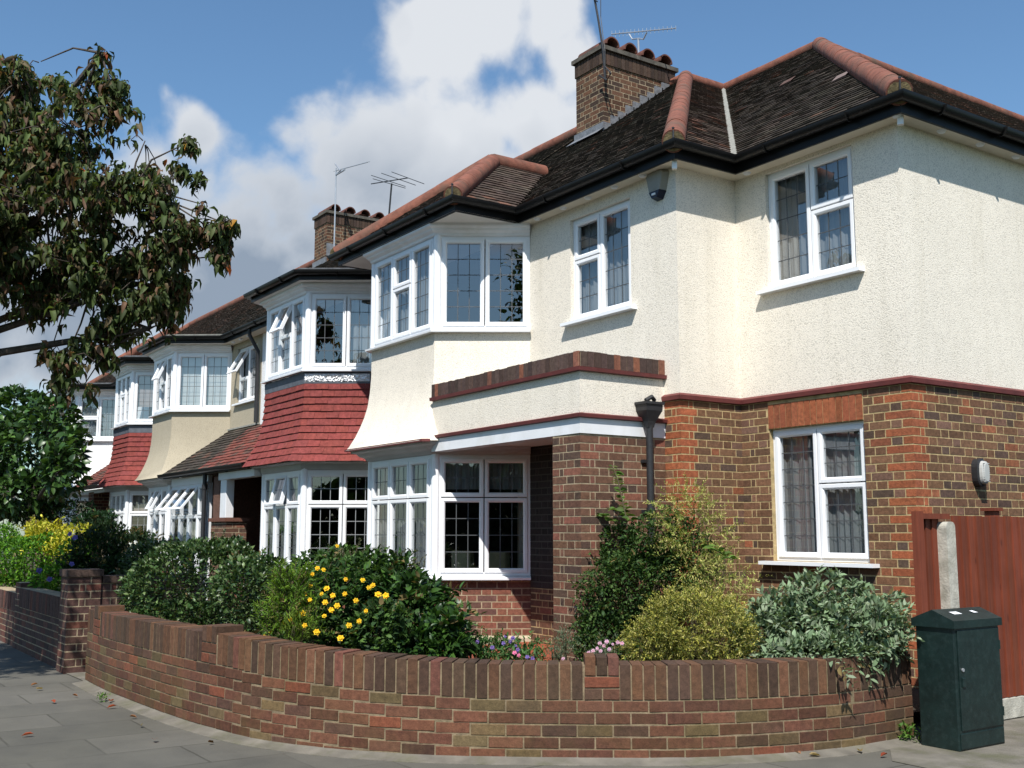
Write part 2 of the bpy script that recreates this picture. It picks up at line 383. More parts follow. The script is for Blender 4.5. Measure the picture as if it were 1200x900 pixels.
def window(par, fr, u0, u1, z0, z1, lights, of=.0, glass='glass', curtain=None, sill=True, cgap=(0, 1), handle=None, lead='lead_bar', pitch=.145, sillw=.06, ow=.042, sw=.05, ch_=.0, rowh=None):
    """lights: (a0,a1,b0,b1,open_deg) as fractions of the frame opening."""
    fm = MB(); P = fr.p
    ring(fm, P, u0, u1, z0, z1, ow, of-.07, of, .006)
    iu0, iu1, iz0, iz1 = u0+ow-.012, u1-ow+.012, z0+ow-.012, z1-ow+.012
    W = iu1-iu0; Hh = iz1-iz0
    wobj = None; panes = []
    for L in lights:
        a0, a1, b0, b1 = iu0+W*L[0], iu0+W*L[1], iz0+Hh*L[2], iz0+Hh*L[3]
        ang = rad(L[4]) if len(L) > 4 else 0
        sbase = of+.014
        if ang:
            def PP(u, z, o, t=b1-.01, ang=ang):  # top hung, rotated outwards about its top edge
                r = t-z; oo = o-of; return P(u, t-r*math.cos(ang)-oo*math.sin(ang)*0, of+r*math.sin(ang)+oo*math.cos(ang))
            ring(fm, P, a0, a1, b0, b1, .02, of-.06, of+.002, .004)
            f2 = PP
        else:
            f2 = P
        g = .006
        ring(fm, f2, a0+g, a1-g, b0+g, b1-g, sw, of-.045, sbase, .016)
        # handle
        if handle is not None and len(L) > 5:
            hu = a0+g+sw*.4 if L[5] == 'l' else a1-g-sw*.4; hz = (b0+b1)/2
            fm.bar(f2(hu, hz-.06, of-.06), f2(hu, hz+.06, of-.06), .02, .02)
        # pane
        pm = MB(); q0, q1, r0, r1 = a0+g+sw-.006, a1-g-sw+.006, b0+g+sw-.006, b1-g-sw+.006
        go = of-.022
        pm.face([f2(q0, r0, go), f2(q1, r0, go), f2(q1, r1, go), f2(q0, r1, go)], 0)
        nx = max(2, round((q1-q0)/pitch)); ny = max(2, round((r1-r0)/(rowh or .19))); lw = .0045
        for i in range(1, nx):
            u = q0+(q1-q0)*i/nx
            pm.face([f2(u-lw, r0, go+.003), f2(u+lw, r0, go+.003), f2(u+lw, r1, go+.003), f2(u-lw, r1, go+.003)], 1)
        for i in range(1, ny):
            z = r0+(r1-r0)*i/ny
            pm.face([f2(q0, z-lw, go+.0035), f2(q1, z-lw, go+.0035), f2(q1, z+lw, go+.0035), f2(q0, z+lw, go+.0035)], 1)
        panes.append(pm)
    wobj = fm.build('window', M['upvc'], par)
    for pm in panes: pm.build('pane', [M[glass], M[lead]], wobj)
    if sill:
        sm = MB(); fbox(sm, fr, u0-sillw*.8, u1+sillw*.8, z0-.035, z0-.002, -.05, of+sillw+.02); sm.build('sill', M['upvc'], wobj)
    if curtain:
        for (mat, ca, cb, cz0, cz1, amp, dep) in curtain:
            cm = MB(); a = u0+(u1-u0)*ca; b = u0+(u1-u0)*cb; n = max(8, int((b-a)/.018)); zz0 = z0+(z1-z0)*cz0; zz1 = z0+(z1-z0)*cz1
            ph = R.uniform(0, 6); pts = []
            for i in range(n+1):
                u = a+(b-a)*i/n
                o = of-dep+amp*math.sin(u*62+ph+1.3*math.sin(u*17))+amp*.4*math.sin(u*131)
                pts.append((u, o))
            for i in range(n):
                (ua, oa), (ub, ob) = pts[i], pts[i+1]
                cm.face([P(ua, zz0, oa), P(ub, zz0, ob), P(ub, zz1, ob), P(ua, zz1, oa)])
            cm.build('curtain', M[mat], wobj, smooth=True)
    return wobj
NET = [('net', .02, .98, 0, 1, .012, .11)]
L_TALL_L = [(0, .5, 0, 1), (.5, 1, .6, 1, 0), (.5, 1, 0, .6)]
L_BAY3 = [(0, .335, 0, 1), (.335, .665, .6, 1), (.335, .665, 0, .6), (.665, 1, 0, 1)]
def low3(o=None):
    L = []
    for i in range(3):
        L.append((i/3, (i+1)/3, .655, 1, (o or {}).get(i, 0))); L.append((i/3, (i+1)/3, 0, .655))
    return L
L_LOW2 = [(0, .5, .655, 1), (.5, 1, .655, 1), (0, .5, 0, .655), (.5, 1, 0, .655)]
L2 = [(0, .5, 0, 1), (.5, 1, 0, 1)]

# ------------------------------------------------------------------ tiles
def tiled(mb, O, a, b, poly, gauge=.1, tw=.165, th=.016, pal=None, m=0, mbase=0):
    """poly: convex polygon of (u,s) in the plane O + a*u + b*s; rows of plain tiles with a real tail edge."""
    O = Vector(O); a = Vector(a).normalized(); b = Vector(b).normalized(); n = a.cross(b).normalized()
    if n.z < 0: n = -n
    mb.face([O+a*u+b*s for u, s in poly], mbase, pal(0, 0) if pal else None)
    s0 = min(s for _, s in poly); s1 = max(s for _, s in poly); i = 0; s = s0
    def span(sv):
        xs = []
        for k in range(len(poly)):
            (ua, sa), (ub, sb) = poly[k], poly[(k+1) % len(poly)]
            if (sa-sv)*(sb-sv) <= 0 and abs(sa-sb) > 1e-9: xs.append(ua+(ub-ua)*(sv-sa)/(sb-sa))
        return (min(xs), max(xs)) if len(xs) >= 2 else None
    while s < s1-.02:
        e = min(s+gauge*1.03, s1); sp = span(min(max((s+e)/2, s0+1e-4), s1-1e-4))
        if sp:
            lo, hi = sp; u = lo-(tw*.5 if i % 2 else 0)
            while u < hi:
                ua = max(u+.0015, lo); ub = min(u+tw-.0015, hi)
                if ub-ua > .015:
                    t1 = th+R.uniform(-.003, .005); t2 = th+R.uniform(-.003, .005); ds = R.uniform(-.006, .004) if i else 0
                    col = pal(i, u)
                    p = [O+a*ua+b*(s+ds)+n*t1, O+a*ub+b*(s+ds)+n*t2, O+a*ub+b*e+n*.003, O+a*ua+b*e+n*.003]
                    mb.face(p, m, col)
                    q = [O+a*ua+b*(s+ds), O+a*ub+b*(s+ds)]
                    cd = (col[0]*1.25, col[1]*1.15, col[2]*1.05)
                    mb.face([q[0], q[1], p[1], p[0]], m, cd)
                    mb.face([q[0], p[0], p[3]], m, col); mb.face([q[1], p[2], p[1]], m, col)
                u += tw
        s += gauge; i += 1
def ptile_dark(i, u):
    r = R.random()
    if r < .03: return vary((.10, .05, .035), .25)
    if r < .2: return vary((.062, .047, .038), .25)
    return vary((.042, .034, .027), .32)
def ptile_brown(i, u):
    r = R.random()
    if r < .06: return vary((.13, .065, .045), .25)
    return vary((.066, .047, .038), .3)
def ptile_red(i, u): return vary((.165, .052, .04) if R.random() < .7 else (.09, .05, .04), .2)
def ptile_hung(i, u): return vary((.20, .048, .042), .07)
def ridge(mb, p, q, r=.115, seg=.42, m=0, lift=.0):
    p = Vector(p)+Vector((0, 0, lift)); q = Vector(q)+Vector((0, 0, lift)); L = (q-p).length; n = max(1, round(L/seg)); d = (q-p)/n
    for i in range(n):
        a = p+d*i; b = p+d*(i+1)*1.0
        a2 = a+d*.0; o = Vector((0, 0, R.uniform(-.004, .004)))
        mb.tube([a2+o, a2+d*.5+o, b+d*.02+o], [r*1.0, r*.995, r*.985], 16, m)
SL = .76; ZE = 5.15; TR = 4.4; ZR = ZE+SL*TR
cs = 1/math.sqrt(1+SL*SL); UPN = Vector((0, cs, SL*cs)); UPX = Vector((-cs, 0, SL*cs)); SS = TR/cs
def gutter(mb, path, z=5.175, m=0):
    prof = []
    for k in range(9):
        t = math.pi+math.pi*k/8
        prof.append((.062+.058*math.cos(t), z-.01+.060*math.sin(t)))
    prof += [(.12, z), (.113, z), (.105, z-.02), (.02, z-.02), (.011, z), (.004, z)]
    mb.sweep(path, prof, m)
def brackets(mb, path, z=5.17, step=.9):
    for a, b in zip(path[:-1], path[1:]):
        fr = Fr(a, b); n = int(fr.L/step)
        for i in range(n):
            u = (i+.5)*fr.L/max(n, 1)
            pts = [fr.p(u, z-.01+.066*math.sin(math.pi+math.pi*k/8), .062+.066*math.cos(math.pi+math.pi*k/8)) for k in range(9)]
            for k in range(8): mb.bar(pts[k], pts[k+1], .03, .006, up=(fr.d.x, fr.d.y, 0))
# ------------------------------------------------------------------ bay windows shared by the terrace
YW, YB = 7.17, 6.24
BELL = [(0.27, 2.455), (.235, 2.50), (.17, 2.62), (.115, 2.75), (.07, 2.88), (.035, 3.02), (.012, 3.2), (0, 3.4), (0, 3.745)]
def bellD(z):
    for (d0, z0), (d1, z1) in zip(BELL[:-1], BELL[1:]):
        if z0 <= z <= z1: return d0+(d1-d0)*(z-z0)/(z1-z0)
    return BELL[0][0] if z < BELL[0][1] else 0
def bay(par, xs, style, up, low, walls_mat, splay_r=True, upl=None, zlow=.93, cap_mat='slate_grey'):
    xa, xb, xc, xd = xs
    path = [(xa, YW), (xb, YB), (xc, YB), (xd, YW)]
    FL, FF, FS = Fr(path[0], path[1]), Fr(path[1], path[2]), Fr(path[2], path[3])
    # upper drum: corner posts and head
    pm = MB()
    pm.sweep(path, [(0, 4.905), (.0, 5.06), (-.10, 5.06), (-.10, 4.905)])
    for (x, y) in path[1:3]:
        pm.tube([(x, y+.035, 3.74), (x, y+.035, 4.93)], .052, 10)
        pm.tube([(x, y+.035, zlow-.03), (x, y+.035, 2.34)], .052, 10)
    pm.sweep(path, [(0, 2.30), (.0, 2.44), (-.10, 2.44), (-.10, 2.30)])
    pm.build('bay_frame', M['upvc'], par)
    # moulded cornices
    cm = MB()
    cor = [(.002, 4.90), (.03, 4.915), (.035, 4.94), (.075, 4.965), (.08, 4.985), (.12, 5.005), (.125, 5.045), (.0, 5.045)]
    cm.sweep(path, cor); cm.build('cornice', M['white_paint'], par)
    if style == 'render':
        cl = MB(); cl.sweep(path, [(.002, 2.31), (.04, 2.325), (.06, 2.355), (.12, 2.375), (.15, 2.405), (.21, 2.42), (.225, 2.45), (0, 2.45)]); cl.build('lower_cornice', M['grey_paint'], par)
        b = MB(); b.sweep(path, BELL, closedprof=False, cap=False); b.face([(xa, YW+.2, 2.456), (xb, YB, 2.456), (xc, YB, 2.456), (xd, YW+.2, 2.456)]); b.build('bell_wall', walls_mat, par, smooth=True)
    else:
        cl = MB(); cl.sweep(path, [(.002, 2.31), (.03, 2.33), (.04, 2.40), (.18, 2.415), (.18, 2.43), (0, 2.43)]); cl.build('lower_cornice', M['grey_paint'], par)
        b = MB(); g = .106; z = 2.425; i = 0
        b.sweep(path, [(d-.012, zz) for d, zz in BELL], closedprof=False, cap=False)
        n = 11
        for i in range(n):
            z0 = 2.425+i*g; z1 = z0+g*1.04; d0 = bellD(z0)+.022; d1 = bellD(z1)+.004
            for k, fr in enumerate((FL, FF, FS)):
                # tapered row ends follow the splay mitre
                t0 = math.tan(math.acos(max(-1, min(1, FF.n.dot(FL.n))))/2)
                for end in (0,):
                    lo0, hi0 = (-d0*t0 if k > 0 else 0), fr.L+(d0*t0 if k < 2 else 0)
                    lo1, hi1 = (-d1*t0 if k > 0 else 0), fr.L+(d1*t0 if k < 2 else 0)
                tw = .178; u = lo0-(tw/2 if i % 2 else 0)
                while u < hi0:
                    ua, ub = max(u+.0012, lo0), min(u+tw-.0012, hi0)
                    if ub-ua > .02:
                        f = lambda uu: lo1+(uu-lo0)*(hi1-lo1)/(hi0-lo0)
                        col = ptile_hung(0, 0); dz = R.uniform(-.004, .004); dd = R.uniform(-.003, .004)
                        p = [fr.p(ua, z0+dz, d0+dd), fr.p(ub, z0+dz, d0+dd), fr.p(f(ub), z1, d1), fr.p(f(ua), z1, d1)]
                        q = [fr.p(ua, z0+dz, d0-.02), fr.p(ub, z0+dz, d0-.02)]
                        b.face(p, 0, col); b.face([q[0], q[1], p[1], p[0]], 0, col)
                        b.face([q[0], p[0], p[3]], 0, col); b.face([q[1], p[2], p[1]], 0, col)
                    u += tw
        b.build('hung_tiles', [M['hung']], par)
        ld = MB(); ld.sweep(path, [(.012, 3.57), (.02, 3.72), (.0, 3.74), (0, 3.57)]); ld.build('flashing', M[cap_mat], par)
    # window boards
    sb = MB(); sb.sweep(path, [(.0, 3.742), (.075, 3.742), (.078, 3.765), (.03, 3.782), (.0, 3.785)])
    sb.build('sill_board', M['upvc'], par); sb = MB(); sb.sweep(path, [(.0, zlow-.045), (.06, zlow-.045), (.063, zlow-.02), (.03, zlow-.006), (.0, zlow-.003)]); sb.build('sill_board', M['upvc'], par)
    e = .055
    for fr, key in ((FL, 'l'), (FF, 'f'), (FS, 's')):
        if key in up:
            c = up[key]; window(par, fr, e, fr.L-(e if key != 's' else 0), 3.785, 4.905, c[0], glass=c[1], curtain=c[2], sill=False, lead=c[3] if len(c) > 3 else 'lead_bar')
        if key in low:
            c = low[key]; window(par, fr, e, fr.L-(e if key != 's' else 0), zlow, 2.30, c[0], glass=c[1], curtain=c[2], sill=False, lead=c[3] if len(c) > 3 else 'lead_bar', rowh=.17, handle=1)
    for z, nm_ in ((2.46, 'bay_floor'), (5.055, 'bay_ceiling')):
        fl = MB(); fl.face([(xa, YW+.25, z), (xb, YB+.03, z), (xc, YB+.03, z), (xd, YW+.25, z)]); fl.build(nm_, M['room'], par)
    bw = MB(); brops = []
    for fr in (FL, FF, FS):
        wall(bw, fr, 0, zlow-.04, m=0, off=-.03); bricks(bw, Fr((fr.a-fr.n*.03), (fr.a-fr.n*.03)+fr.d*fr.L), 0, fr.L, .12, zlow-.045, pal=pal_low)
    bw.build('brick_base', [M['mortar_b'], M['brick']], par)
    pl = MB(); pl.sweep(path, [(-.03, 0), (.0, 0), (.0, .24), (-.03, .26)]); pl.build('plinth', M['plinth'], par)
    return FL, FF, FS
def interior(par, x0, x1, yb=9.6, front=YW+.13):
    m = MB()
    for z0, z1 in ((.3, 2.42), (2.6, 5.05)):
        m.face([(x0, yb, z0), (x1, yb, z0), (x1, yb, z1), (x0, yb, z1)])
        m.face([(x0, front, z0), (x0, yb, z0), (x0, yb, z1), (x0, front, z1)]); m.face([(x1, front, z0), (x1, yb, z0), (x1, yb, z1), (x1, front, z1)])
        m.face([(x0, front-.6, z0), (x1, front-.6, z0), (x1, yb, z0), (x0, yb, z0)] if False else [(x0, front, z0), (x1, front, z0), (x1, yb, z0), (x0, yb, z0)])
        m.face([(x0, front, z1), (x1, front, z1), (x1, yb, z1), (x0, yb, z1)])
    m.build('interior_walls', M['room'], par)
def uprght(par, fr, ops, z0, z1, mat, name='wall', u0=0., u1=None):
    m = MB(); wall(m, fr, z0, z1, ops, 0, u0, u1); return m.build(name, mat, par)

# ================================================================== HOUSE A (corner house)
hA = thing('corner_house', (-9.5, 8.0, 0), 'white pebbledashed corner house with brown brick ground floor and black gutters', 'house')
fW1 = Fr((-10.17, YW), (-7.65, YW)); fRet = Fr((-7.65, YW), (-7.65, 8.0)); fW2 = Fr((-7.65, 8.0), (-5.67, 8.0)); fSd = Fr((-5.67, 8.0), (-5.67, 20))
w1 = (10.17-9.385, 10.17-8.35, 3.73, 4.91); w2 = (7.65-7.235, 7.65-6.17, 3.80, 5.0); w3 = (7.65-7.285, 7.65-6.17, 1.15, 2.42)
m = MB(); ZT = 5.07
wall(m, fW1, 2.48, ZT, [w1]); wall(m, fRet, 2.7, ZT); wall(m, fW2, 2.7, ZT, [w2]); wall(m, fSd, 2.7, ZT)
m.face([(-5.67, 20, 0), (-13.48, 20, 0), (-13.48, 20, ZT), (-5.67, 20, ZT)])
m.build('rendered_wall', M['render'], hA)
GA = [(-13.22, 6.97), (-13.22, 6.12), (-10.15, 6.12), (-10.15, 6.98), (-7.45, 6.98), (-7.45, 7.81), (-5.49, 7.81), (-5.49, 20)]
m = MB(); gutter(m, GA, 5.18); brackets(m, GA, 5.18)
m.build('gutter', M['black'], hA, smooth=True)
m = MB(); m.sweep(GA, [(.0, 5.03), (.006, 5.03), (.006, 5.175), (-.02, 5.175), (-.02, 5.03)]); m.build('fascia', M['black'], hA)
# soffits
m = MB()
m.face([(-13.22, 6.11, 5.04), (-10.14, 6.11, 5.04), (-10.14, 7.3, 5.04), (-13.22, 7.3, 5.04)], 1)
m.face([(-10.139, 6.99, 5.04), (-7.46, 6.99, 5.04), (-7.46, 7.3, 5.04), (-10.139, 7.3, 5.04)], 0)
m.face([(-7.8, 7.3, 5.04), (-7.46, 7.3, 5.04), (-7.46, 8.1, 5.04), (-7.8, 8.1, 5.04)], 0)
m.face([(-7.459, 7.82, 5.04), (-5.50, 7.82, 5.04), (-5.50, 8.1, 5.04), (-7.459, 8.1, 5.04)], 0)
m.face([(-5.8, 8.1, 5.04), (-5.50, 8.1, 5.04), (-5.50, 20, 5.04), (-5.8, 20, 5.04)], 0)
m.build('soffit', [M['soffit'], M['soffit_w']], hA)
for fr, us in ((Fr((-10.13, 7.07), (-7.4, 7.07)), (.25, .75, 1.2, 1.65, 2.1)), (Fr((-7.5, 7.9), (-5.44, 7.9)), (.12,)), (Fr((-5.57, 7.76), (-5.57, 20)), (.1, .75, 1.35, 1.95, 2.55, 3.2))):
    for u in us:
        v = MB(); v.tube([fr.p(u, 5.04, 0), fr.p(u, 5.02, 0)], [.045, .03], 10); v.build('soffit_vent', M['upvc'], hA)
v = MB(); v.bar((-7.52, 7.04, 5.06), (-7.50, 7.02, 4.94), .05, .03); v.build('corner_trim', M['soffit_w'], hA); v = MB(); v.bar((-5.56, 7.9, 5.06), (-5.55, 7.88, 4.95), .05, .03); v.build('corner_trim', M['soffit_w'], hA)
window(hA, fW1, *w1, [(0, .47, .6, 1), (0, .47, 0, .6), (.47, 1, 0, 1, 0, 'l')], of=-.045, curtain=NET, handle=1, sillw=.11)
window(hA, fW2, *w2, [(0, .5, 0, 1), (.5, 1, .58, 1), (.5, 1, 0, .58)], of=-.045, curtain=NET, sillw=.11)
# brick storey
m = MB()
wall(m, fW2, 0, 2.7, [w3]); wall(m, fRet, 0, 2.7); wall(m, fSd, 0, 2.7)
fW1b = Fr((-10.17, YW), (-7.65, YW)); wall(m, fW1b, 0, 2.48); wall(m, fW1b, 2.48, 2.7, u0=2.29, off=.001)
arch = (w3[0]-.01, w3[1]+.005, 2.42, 2.665)
bricks(m, fW2, 0, fW2.L, .0, 2.70, [w3, arch], quoin=(False, True))
bricks(m, fRet, 0, fRet.L, .0, 2.70, quoin=(True, False), start=0)
bricks(m, fSd, 0, 9.0, .0, 2.70, quoin=(True, False), start=1)
bricks(m, fW1b, 2.29, fW1b.L, .0, 2.70, quoin=(False, True), start=1)
soldier(m, fW2, w3[0]-.005, w3[1], 2.425, 2.66, pal_red)
m.build('brick_wall', [M['mortar_y'], M['brick']], hA)
window(hA, fW2, *w3, [(0, .49, 0, 1), (.49, 1, .57, 1), (.49, 1, 0, .57)], of=-.05, glass='glass_d', curtain=NET, sillw=.13, rowh=.165, pitch=.13)
m = MB(); m.sweep([(-7.885, YW), (-7.65, YW), (-7.65, 8.0), (-5.67, 8.0), (-5.67, 20)], [(.0, 2.695), (.035, 2.70), (.04, 2.74), (.0, 2.765)]); m.build('red_band', M['red_paint'], hA)
# bay
cur = [('net', 0, 1, 0, 1, .012, .22)]
FLa, FFa, FSa = bay(hA, (-13.05, -12.42, -10.8, -10.17), 'render',
    {'f': (L_BAY3, 'glass', NET), 's': (L2, 'glass', None)},
    {'f': (low3(), 'glass_d', NET), 's': (L_LOW2, 'glass_d', [('net', .05, .95, .72, 1, .015, .14), ('drape', .86, .99, 0, 1, .02, .2)], 'lead_bar')}, M['render'])
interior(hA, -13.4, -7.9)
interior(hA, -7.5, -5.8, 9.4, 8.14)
# porch
m = MB(); fPs = Fr((-7.88, 6.12), (-7.88, YW)); fPf = Fr((-8.31, 6.12), (-7.88, 6.12)); fPi = Fr((-8.31, 6.42), (-8.31, 6.12))
fBk = Fr((-7.88, 6.42), (-8.31, 6.42)); fIn = Fr((-8.10, YW), (-8.10, 6.42))
for fr, st in ((fPs, 0), (fPf, 1), (fPi, 1), (fBk, 0), (fIn, 1)):
    wall(m, fr, 0, 2.34); bricks(m, fr, 0, fr.L, .0, 2.335, pal=pal_porch, start=st)
m.build('porch_pier', [M['mortar_b'], M['brick']], hA)
pp = [(-10.72, 6.18), (-7.88, 6.12), (-7.88, YW)]
m = MB(); m.sweep(pp, [(.012, 2.335), (.012, 2.49), (-.16, 2.49), (-.16, 2.335)]); m.build('porch_beam', M['white_paint'], hA)
m = MB(); m.sweep(pp, [(.004, 2.49), (.0, 2.95), (-.18, 2.95), (-.18, 2.49)]); m.build('porch_parapet', M['render'], hA)
m = MB(); m.sweep([(-10.76, 6.185), (-7.88, 6.12), (-7.88, YW)], [(.0, 2.475), (.045, 2.485), (.05, 2.515), (.0, 2.53)])
m.sweep([(-10.72, 6.182), (-7.88, 6.12), (-7.88, YW)], [(-.01, 2.915), (.045, 2.92), (.05, 2.955), (-.01, 2.965)]); m.build('porch_band', M['red_paint'], hA)
m = MB(); m.sweep([(-12.62, 5.98), (-12.61, 5.972), (-10.6, 5.972), (-10.55, 6.05)], [(-.05, 2.44), (.0, 2.44), (.0, 2.47), (-.05, 2.475)])
m.build('bay_band', M['red_paint'], hA)
m = MB()
for fr in (Fr(pp[0], pp[1]), Fr(pp[1], pp[2])):
    n = int(fr.L/.076); st = fr.L/n
    for i in range(n):
        a = i*st+.004; b = a+st-.008; o = .02+R.uniform(-.003, .003)
        fbox(m, fr, a, b, 2.962, 3.105+R.uniform(-.004, .004), -.19, o, 1, vary((.075, .048, .04), .3) if R.random() < .9 else vary((.2, .08, .05)))
    wall(m, fr, 2.955, 3.092, off=.012)
    m.face([fr.p(0, 3.09, .012), fr.p(fr.L, 3.09, .012), fr.p(fr.L, 3.09, -.18), fr.p(0, 3.09, -.18)])
m.build('porch_coping', [M['mortar_b'], M['brick']], hA)
m = MB(); m.face([(-10.75, 6.2, 2.40), (-7.9, 6.15, 2.40), (-7.9, 7.17, 2.40), (-10.2, 7.17, 2.40)]); m.build('porch_ceiling', M['soffit_w'], hA)
m = MB(); m.face([(-10.75, 6.2, 2.97), (-7.9, 6.15, 2.97), (-7.9, 7.17, 2.97), (-10.2, 7.17, 2.97)]); m.build('porch_roof', M['lead'], hA)
m = MB(); m.box(-10.2, -7.95, 5.75, 7.15, .02, .2); m.box(-10.35, -8.2, 5.35, 5.75, .02, .12); m.build('porch_step', M['redtile'], hA, bevel=.01)
m = MB(); m.box(-9.3, -8.45, 7.10, 7.16, .2, 2.1); m.bar((-9.33, 7.08, .2), (-9.33, 7.08, 2.15), .08, .06); m.bar((-8.42, 7.08, .2), (-8.42, 7.08, 2.15), .08, .06); m.bar((-9.37, 7.08, 2.13), (-8.38, 7.08, 2.13), .08, .06); d = m.build('front_door', M['white_paint'], hA, bevel=.005)
m = MB(); wall(m, fW1b, .8, 2.40, u0=0, u1=2.08, off=.004); bricks(m, Fr(fW1b.a-Vector((0, .004)), (-8.09, YW-.004)), 0, 2.08, .8, 2.39, pal=lambda *a: vary((.028, .020, .018), .3)); m.build('shade_toned_porch_wall', [M['room'], M['brick']], hA)  # deep porch shade painted into the wall: near-black bricks and dark joints, not soot
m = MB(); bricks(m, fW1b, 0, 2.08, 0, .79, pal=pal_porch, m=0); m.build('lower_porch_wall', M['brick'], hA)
# rainwater head and pipe
dp = MB(); hx, hy = -7.80, 6.90
q = lambda w, z: [(hx-w*.8, hy-w, z), (hx+w*.8, hy-w, z), (hx+w*.8, hy+w, z), (hx-w*.8, hy+w, z)]
for (wa, za), (wb, zb) in (((.035, 2.42), (.05, 2.48)), ((.05, 2.48), (.10, 2.58)), ((.10, 2.58), (.105, 2.64)), ((.118, 2.64), (.118, 2.665))):
    dp.hexa(q(wa, za)+q(wb, zb))
dp.tube([(hx+.01, hy-.05, 2.68), (hx+.02, hy+.02, 2.72), (hx, hy+.07, 2.69)], .022, 8)
dp.tube([(hx, hy, .2), (hx, hy, 2.46)], .034, 14)
for z in (.7, 1.62): dp.tube([(hx, hy, z-.035), (hx, hy, z+.035)], .042, 14)
for z in (1.62, 2.1): dp.bar((hx-.07, hy-.05, z), (hx-.07, hy+.05, z), .03, .03)
dp.build('downpipe', M['iron'], hA, smooth=True)
# roof
m = MB()
tiled(m, (-13.48, 6.94, ZE+.02), (1, 0, 0), UPN, [(0, 0), (6.06, 0), (6.06-TR, SS), (0, SS)], pal=ptile_dark)
tiled(m, (-7.42, 6.94, ZE+.02), (0, 1, 0), UPX, [(0, 0), (.83, 0), (.83+TR, SS), (TR, SS)], pal=ptile_brown)
tiled(m, (-7.42, 7.77, ZE+.02), (1, 0, 0), UPN, [(0, 0), (1.96, 0), (1.96-TR, SS), (-TR, SS)], pal=ptile_dark)
tiled(m, (-5.46, 7.77, ZE+.02), (0, 1, 0), UPX, [(0, 0), (11, 0), (11, SS), (TR, SS)], pal=ptile_brown)
# bay roof
TB = 1.53; SB = TB/cs
tiled(m, (-13.20, 6.06, ZE+.02), (1, 0, 0), UPN, [(0, 0), (3.09, 0), (3.09/2, SB)], pal=ptile_brown)
tiled(m, (-10.11, 6.06, ZE+.02), (0, 1, 0), UPX, [(0, 0), (.84, 0), (.84+TB, SB), (TB, SB)], pal=ptile_brown)
tiled(m, (-13.20, 7.0, ZE+.02), (0, -1, 0), Vector((cs, 0, SL*cs)), [(0, 0), (.94, 0), (.94-TB, SB), (-TB, SB)], pal=ptile_brown)
m.face([(-13.48, 11.3, ZR), (-11.78, 11.3, ZR), (-11.78, 12.12, ZR), (-9.82, 12.12, ZR), (-9.82, 20, ZR), (-13.48, 20, ZR)], 1)
def slipped(u, s0, c):
    O = Vector((-7.42, 7.77, ZE+.02)); b = UPN; n_ = Vector((1, 0, 0)).cross(b).normalized(); a_ = Vector((1, .0, 0))
    p = O+a_*u+b*s0+n_*.03; q_ = a_*.16+b*.05; t_ = b*.2-a_*.05; m.face([p, p+q_, p+q_+t_, p+t_], 0, c); m.face([p-n_*.02, p+q_-n_*.02, p+q_, p], 0, c)
slipped(.05, 1.9, (.16, .12, .11)); slipped(-1.6, 3.2, (.10, .06, .05))
roofA = m.build('roof', [M['tile'], M['lead']], hA)
m = MB(); a1 = (-11.82, 11.34, ZR+.02); a2 = (-11.82, 12.17, ZR+.02); a3 = (-9.86, 12.17, ZR+.02)
ab = (-11.655, 7.605, ZE+.02+SL*1.545)
for p_, q_, r_ in (((-7.41, 6.93, ZE+.03), a1, .115), ((-13.48, 11.34, ZR+.02), a1, .095), (a1, a2, .095), (a2, a3, .095), ((-5.46, 7.76, ZE+.04), a3, .115), (a3, (-9.86, 20, ZR+.02), .095), ((-10.12, 6.07, ZE+.05), ab, .112), ((-13.2, 6.09, ZE+.04), ab, .115), (ab, (-11.655, 8.44, ab[2]), .115)):
    m = MB(); ridge(m, p_, q_, r_); m.build('ridge_tiles', M['ridge'], roofA, smooth=True)
for (p, r_) in (((-7.41, 6.93, ZE+.03), .10), ((-5.46, 7.76, ZE+.04), .10), ((-10.12, 6.07, ZE+.05), .095), ((-13.2, 6.08, ZE+.04), .10)):
    m = MB(); m.tube([Vector(p)+Vector((.004, -.004, -.001)), Vector(p)+Vector((-.2, .2, .13))], r_, 14); bm_ = m.build('bedding_mortar', M['lichen'], roofA, smooth=True)
    m = MB(); m.tube([Vector(p)+Vector((.03, -.03, .0)), Vector(p)+Vector((.03, -.03, .11)), Vector(p)+Vector((-.0, .0, .12))], .010, 6); m.tube([Vector(p)+Vector((.03, -.03, .11)), Vector(p)+Vector((.03, -.03, .125))], .013, 8); m.build('hip_iron', M['iron'], roofA)
m = MB(); va = Vector((-7.42, 7.77, ZE+.05)); vb = Vector((-11.82, 12.17, ZR+.05))
prev = None
for i in range(41):
    t = i/40; p = va.lerp(vb, t); w = .075+.012*math.sin(i*2.3)+.01*R.random()
    c = (p+Vector((-w, -w*.0, .006)), p+Vector((0, 0, .022)), p+Vector((0, w, .006)))
    if prev:
        for k in range(2): m.face([prev[k], prev[k+1], c[k+1], c[k]])
    prev = c
# soakers beside the valley in the roof plane
m.build('valley_mortar', M['mortar_w'], roofA)
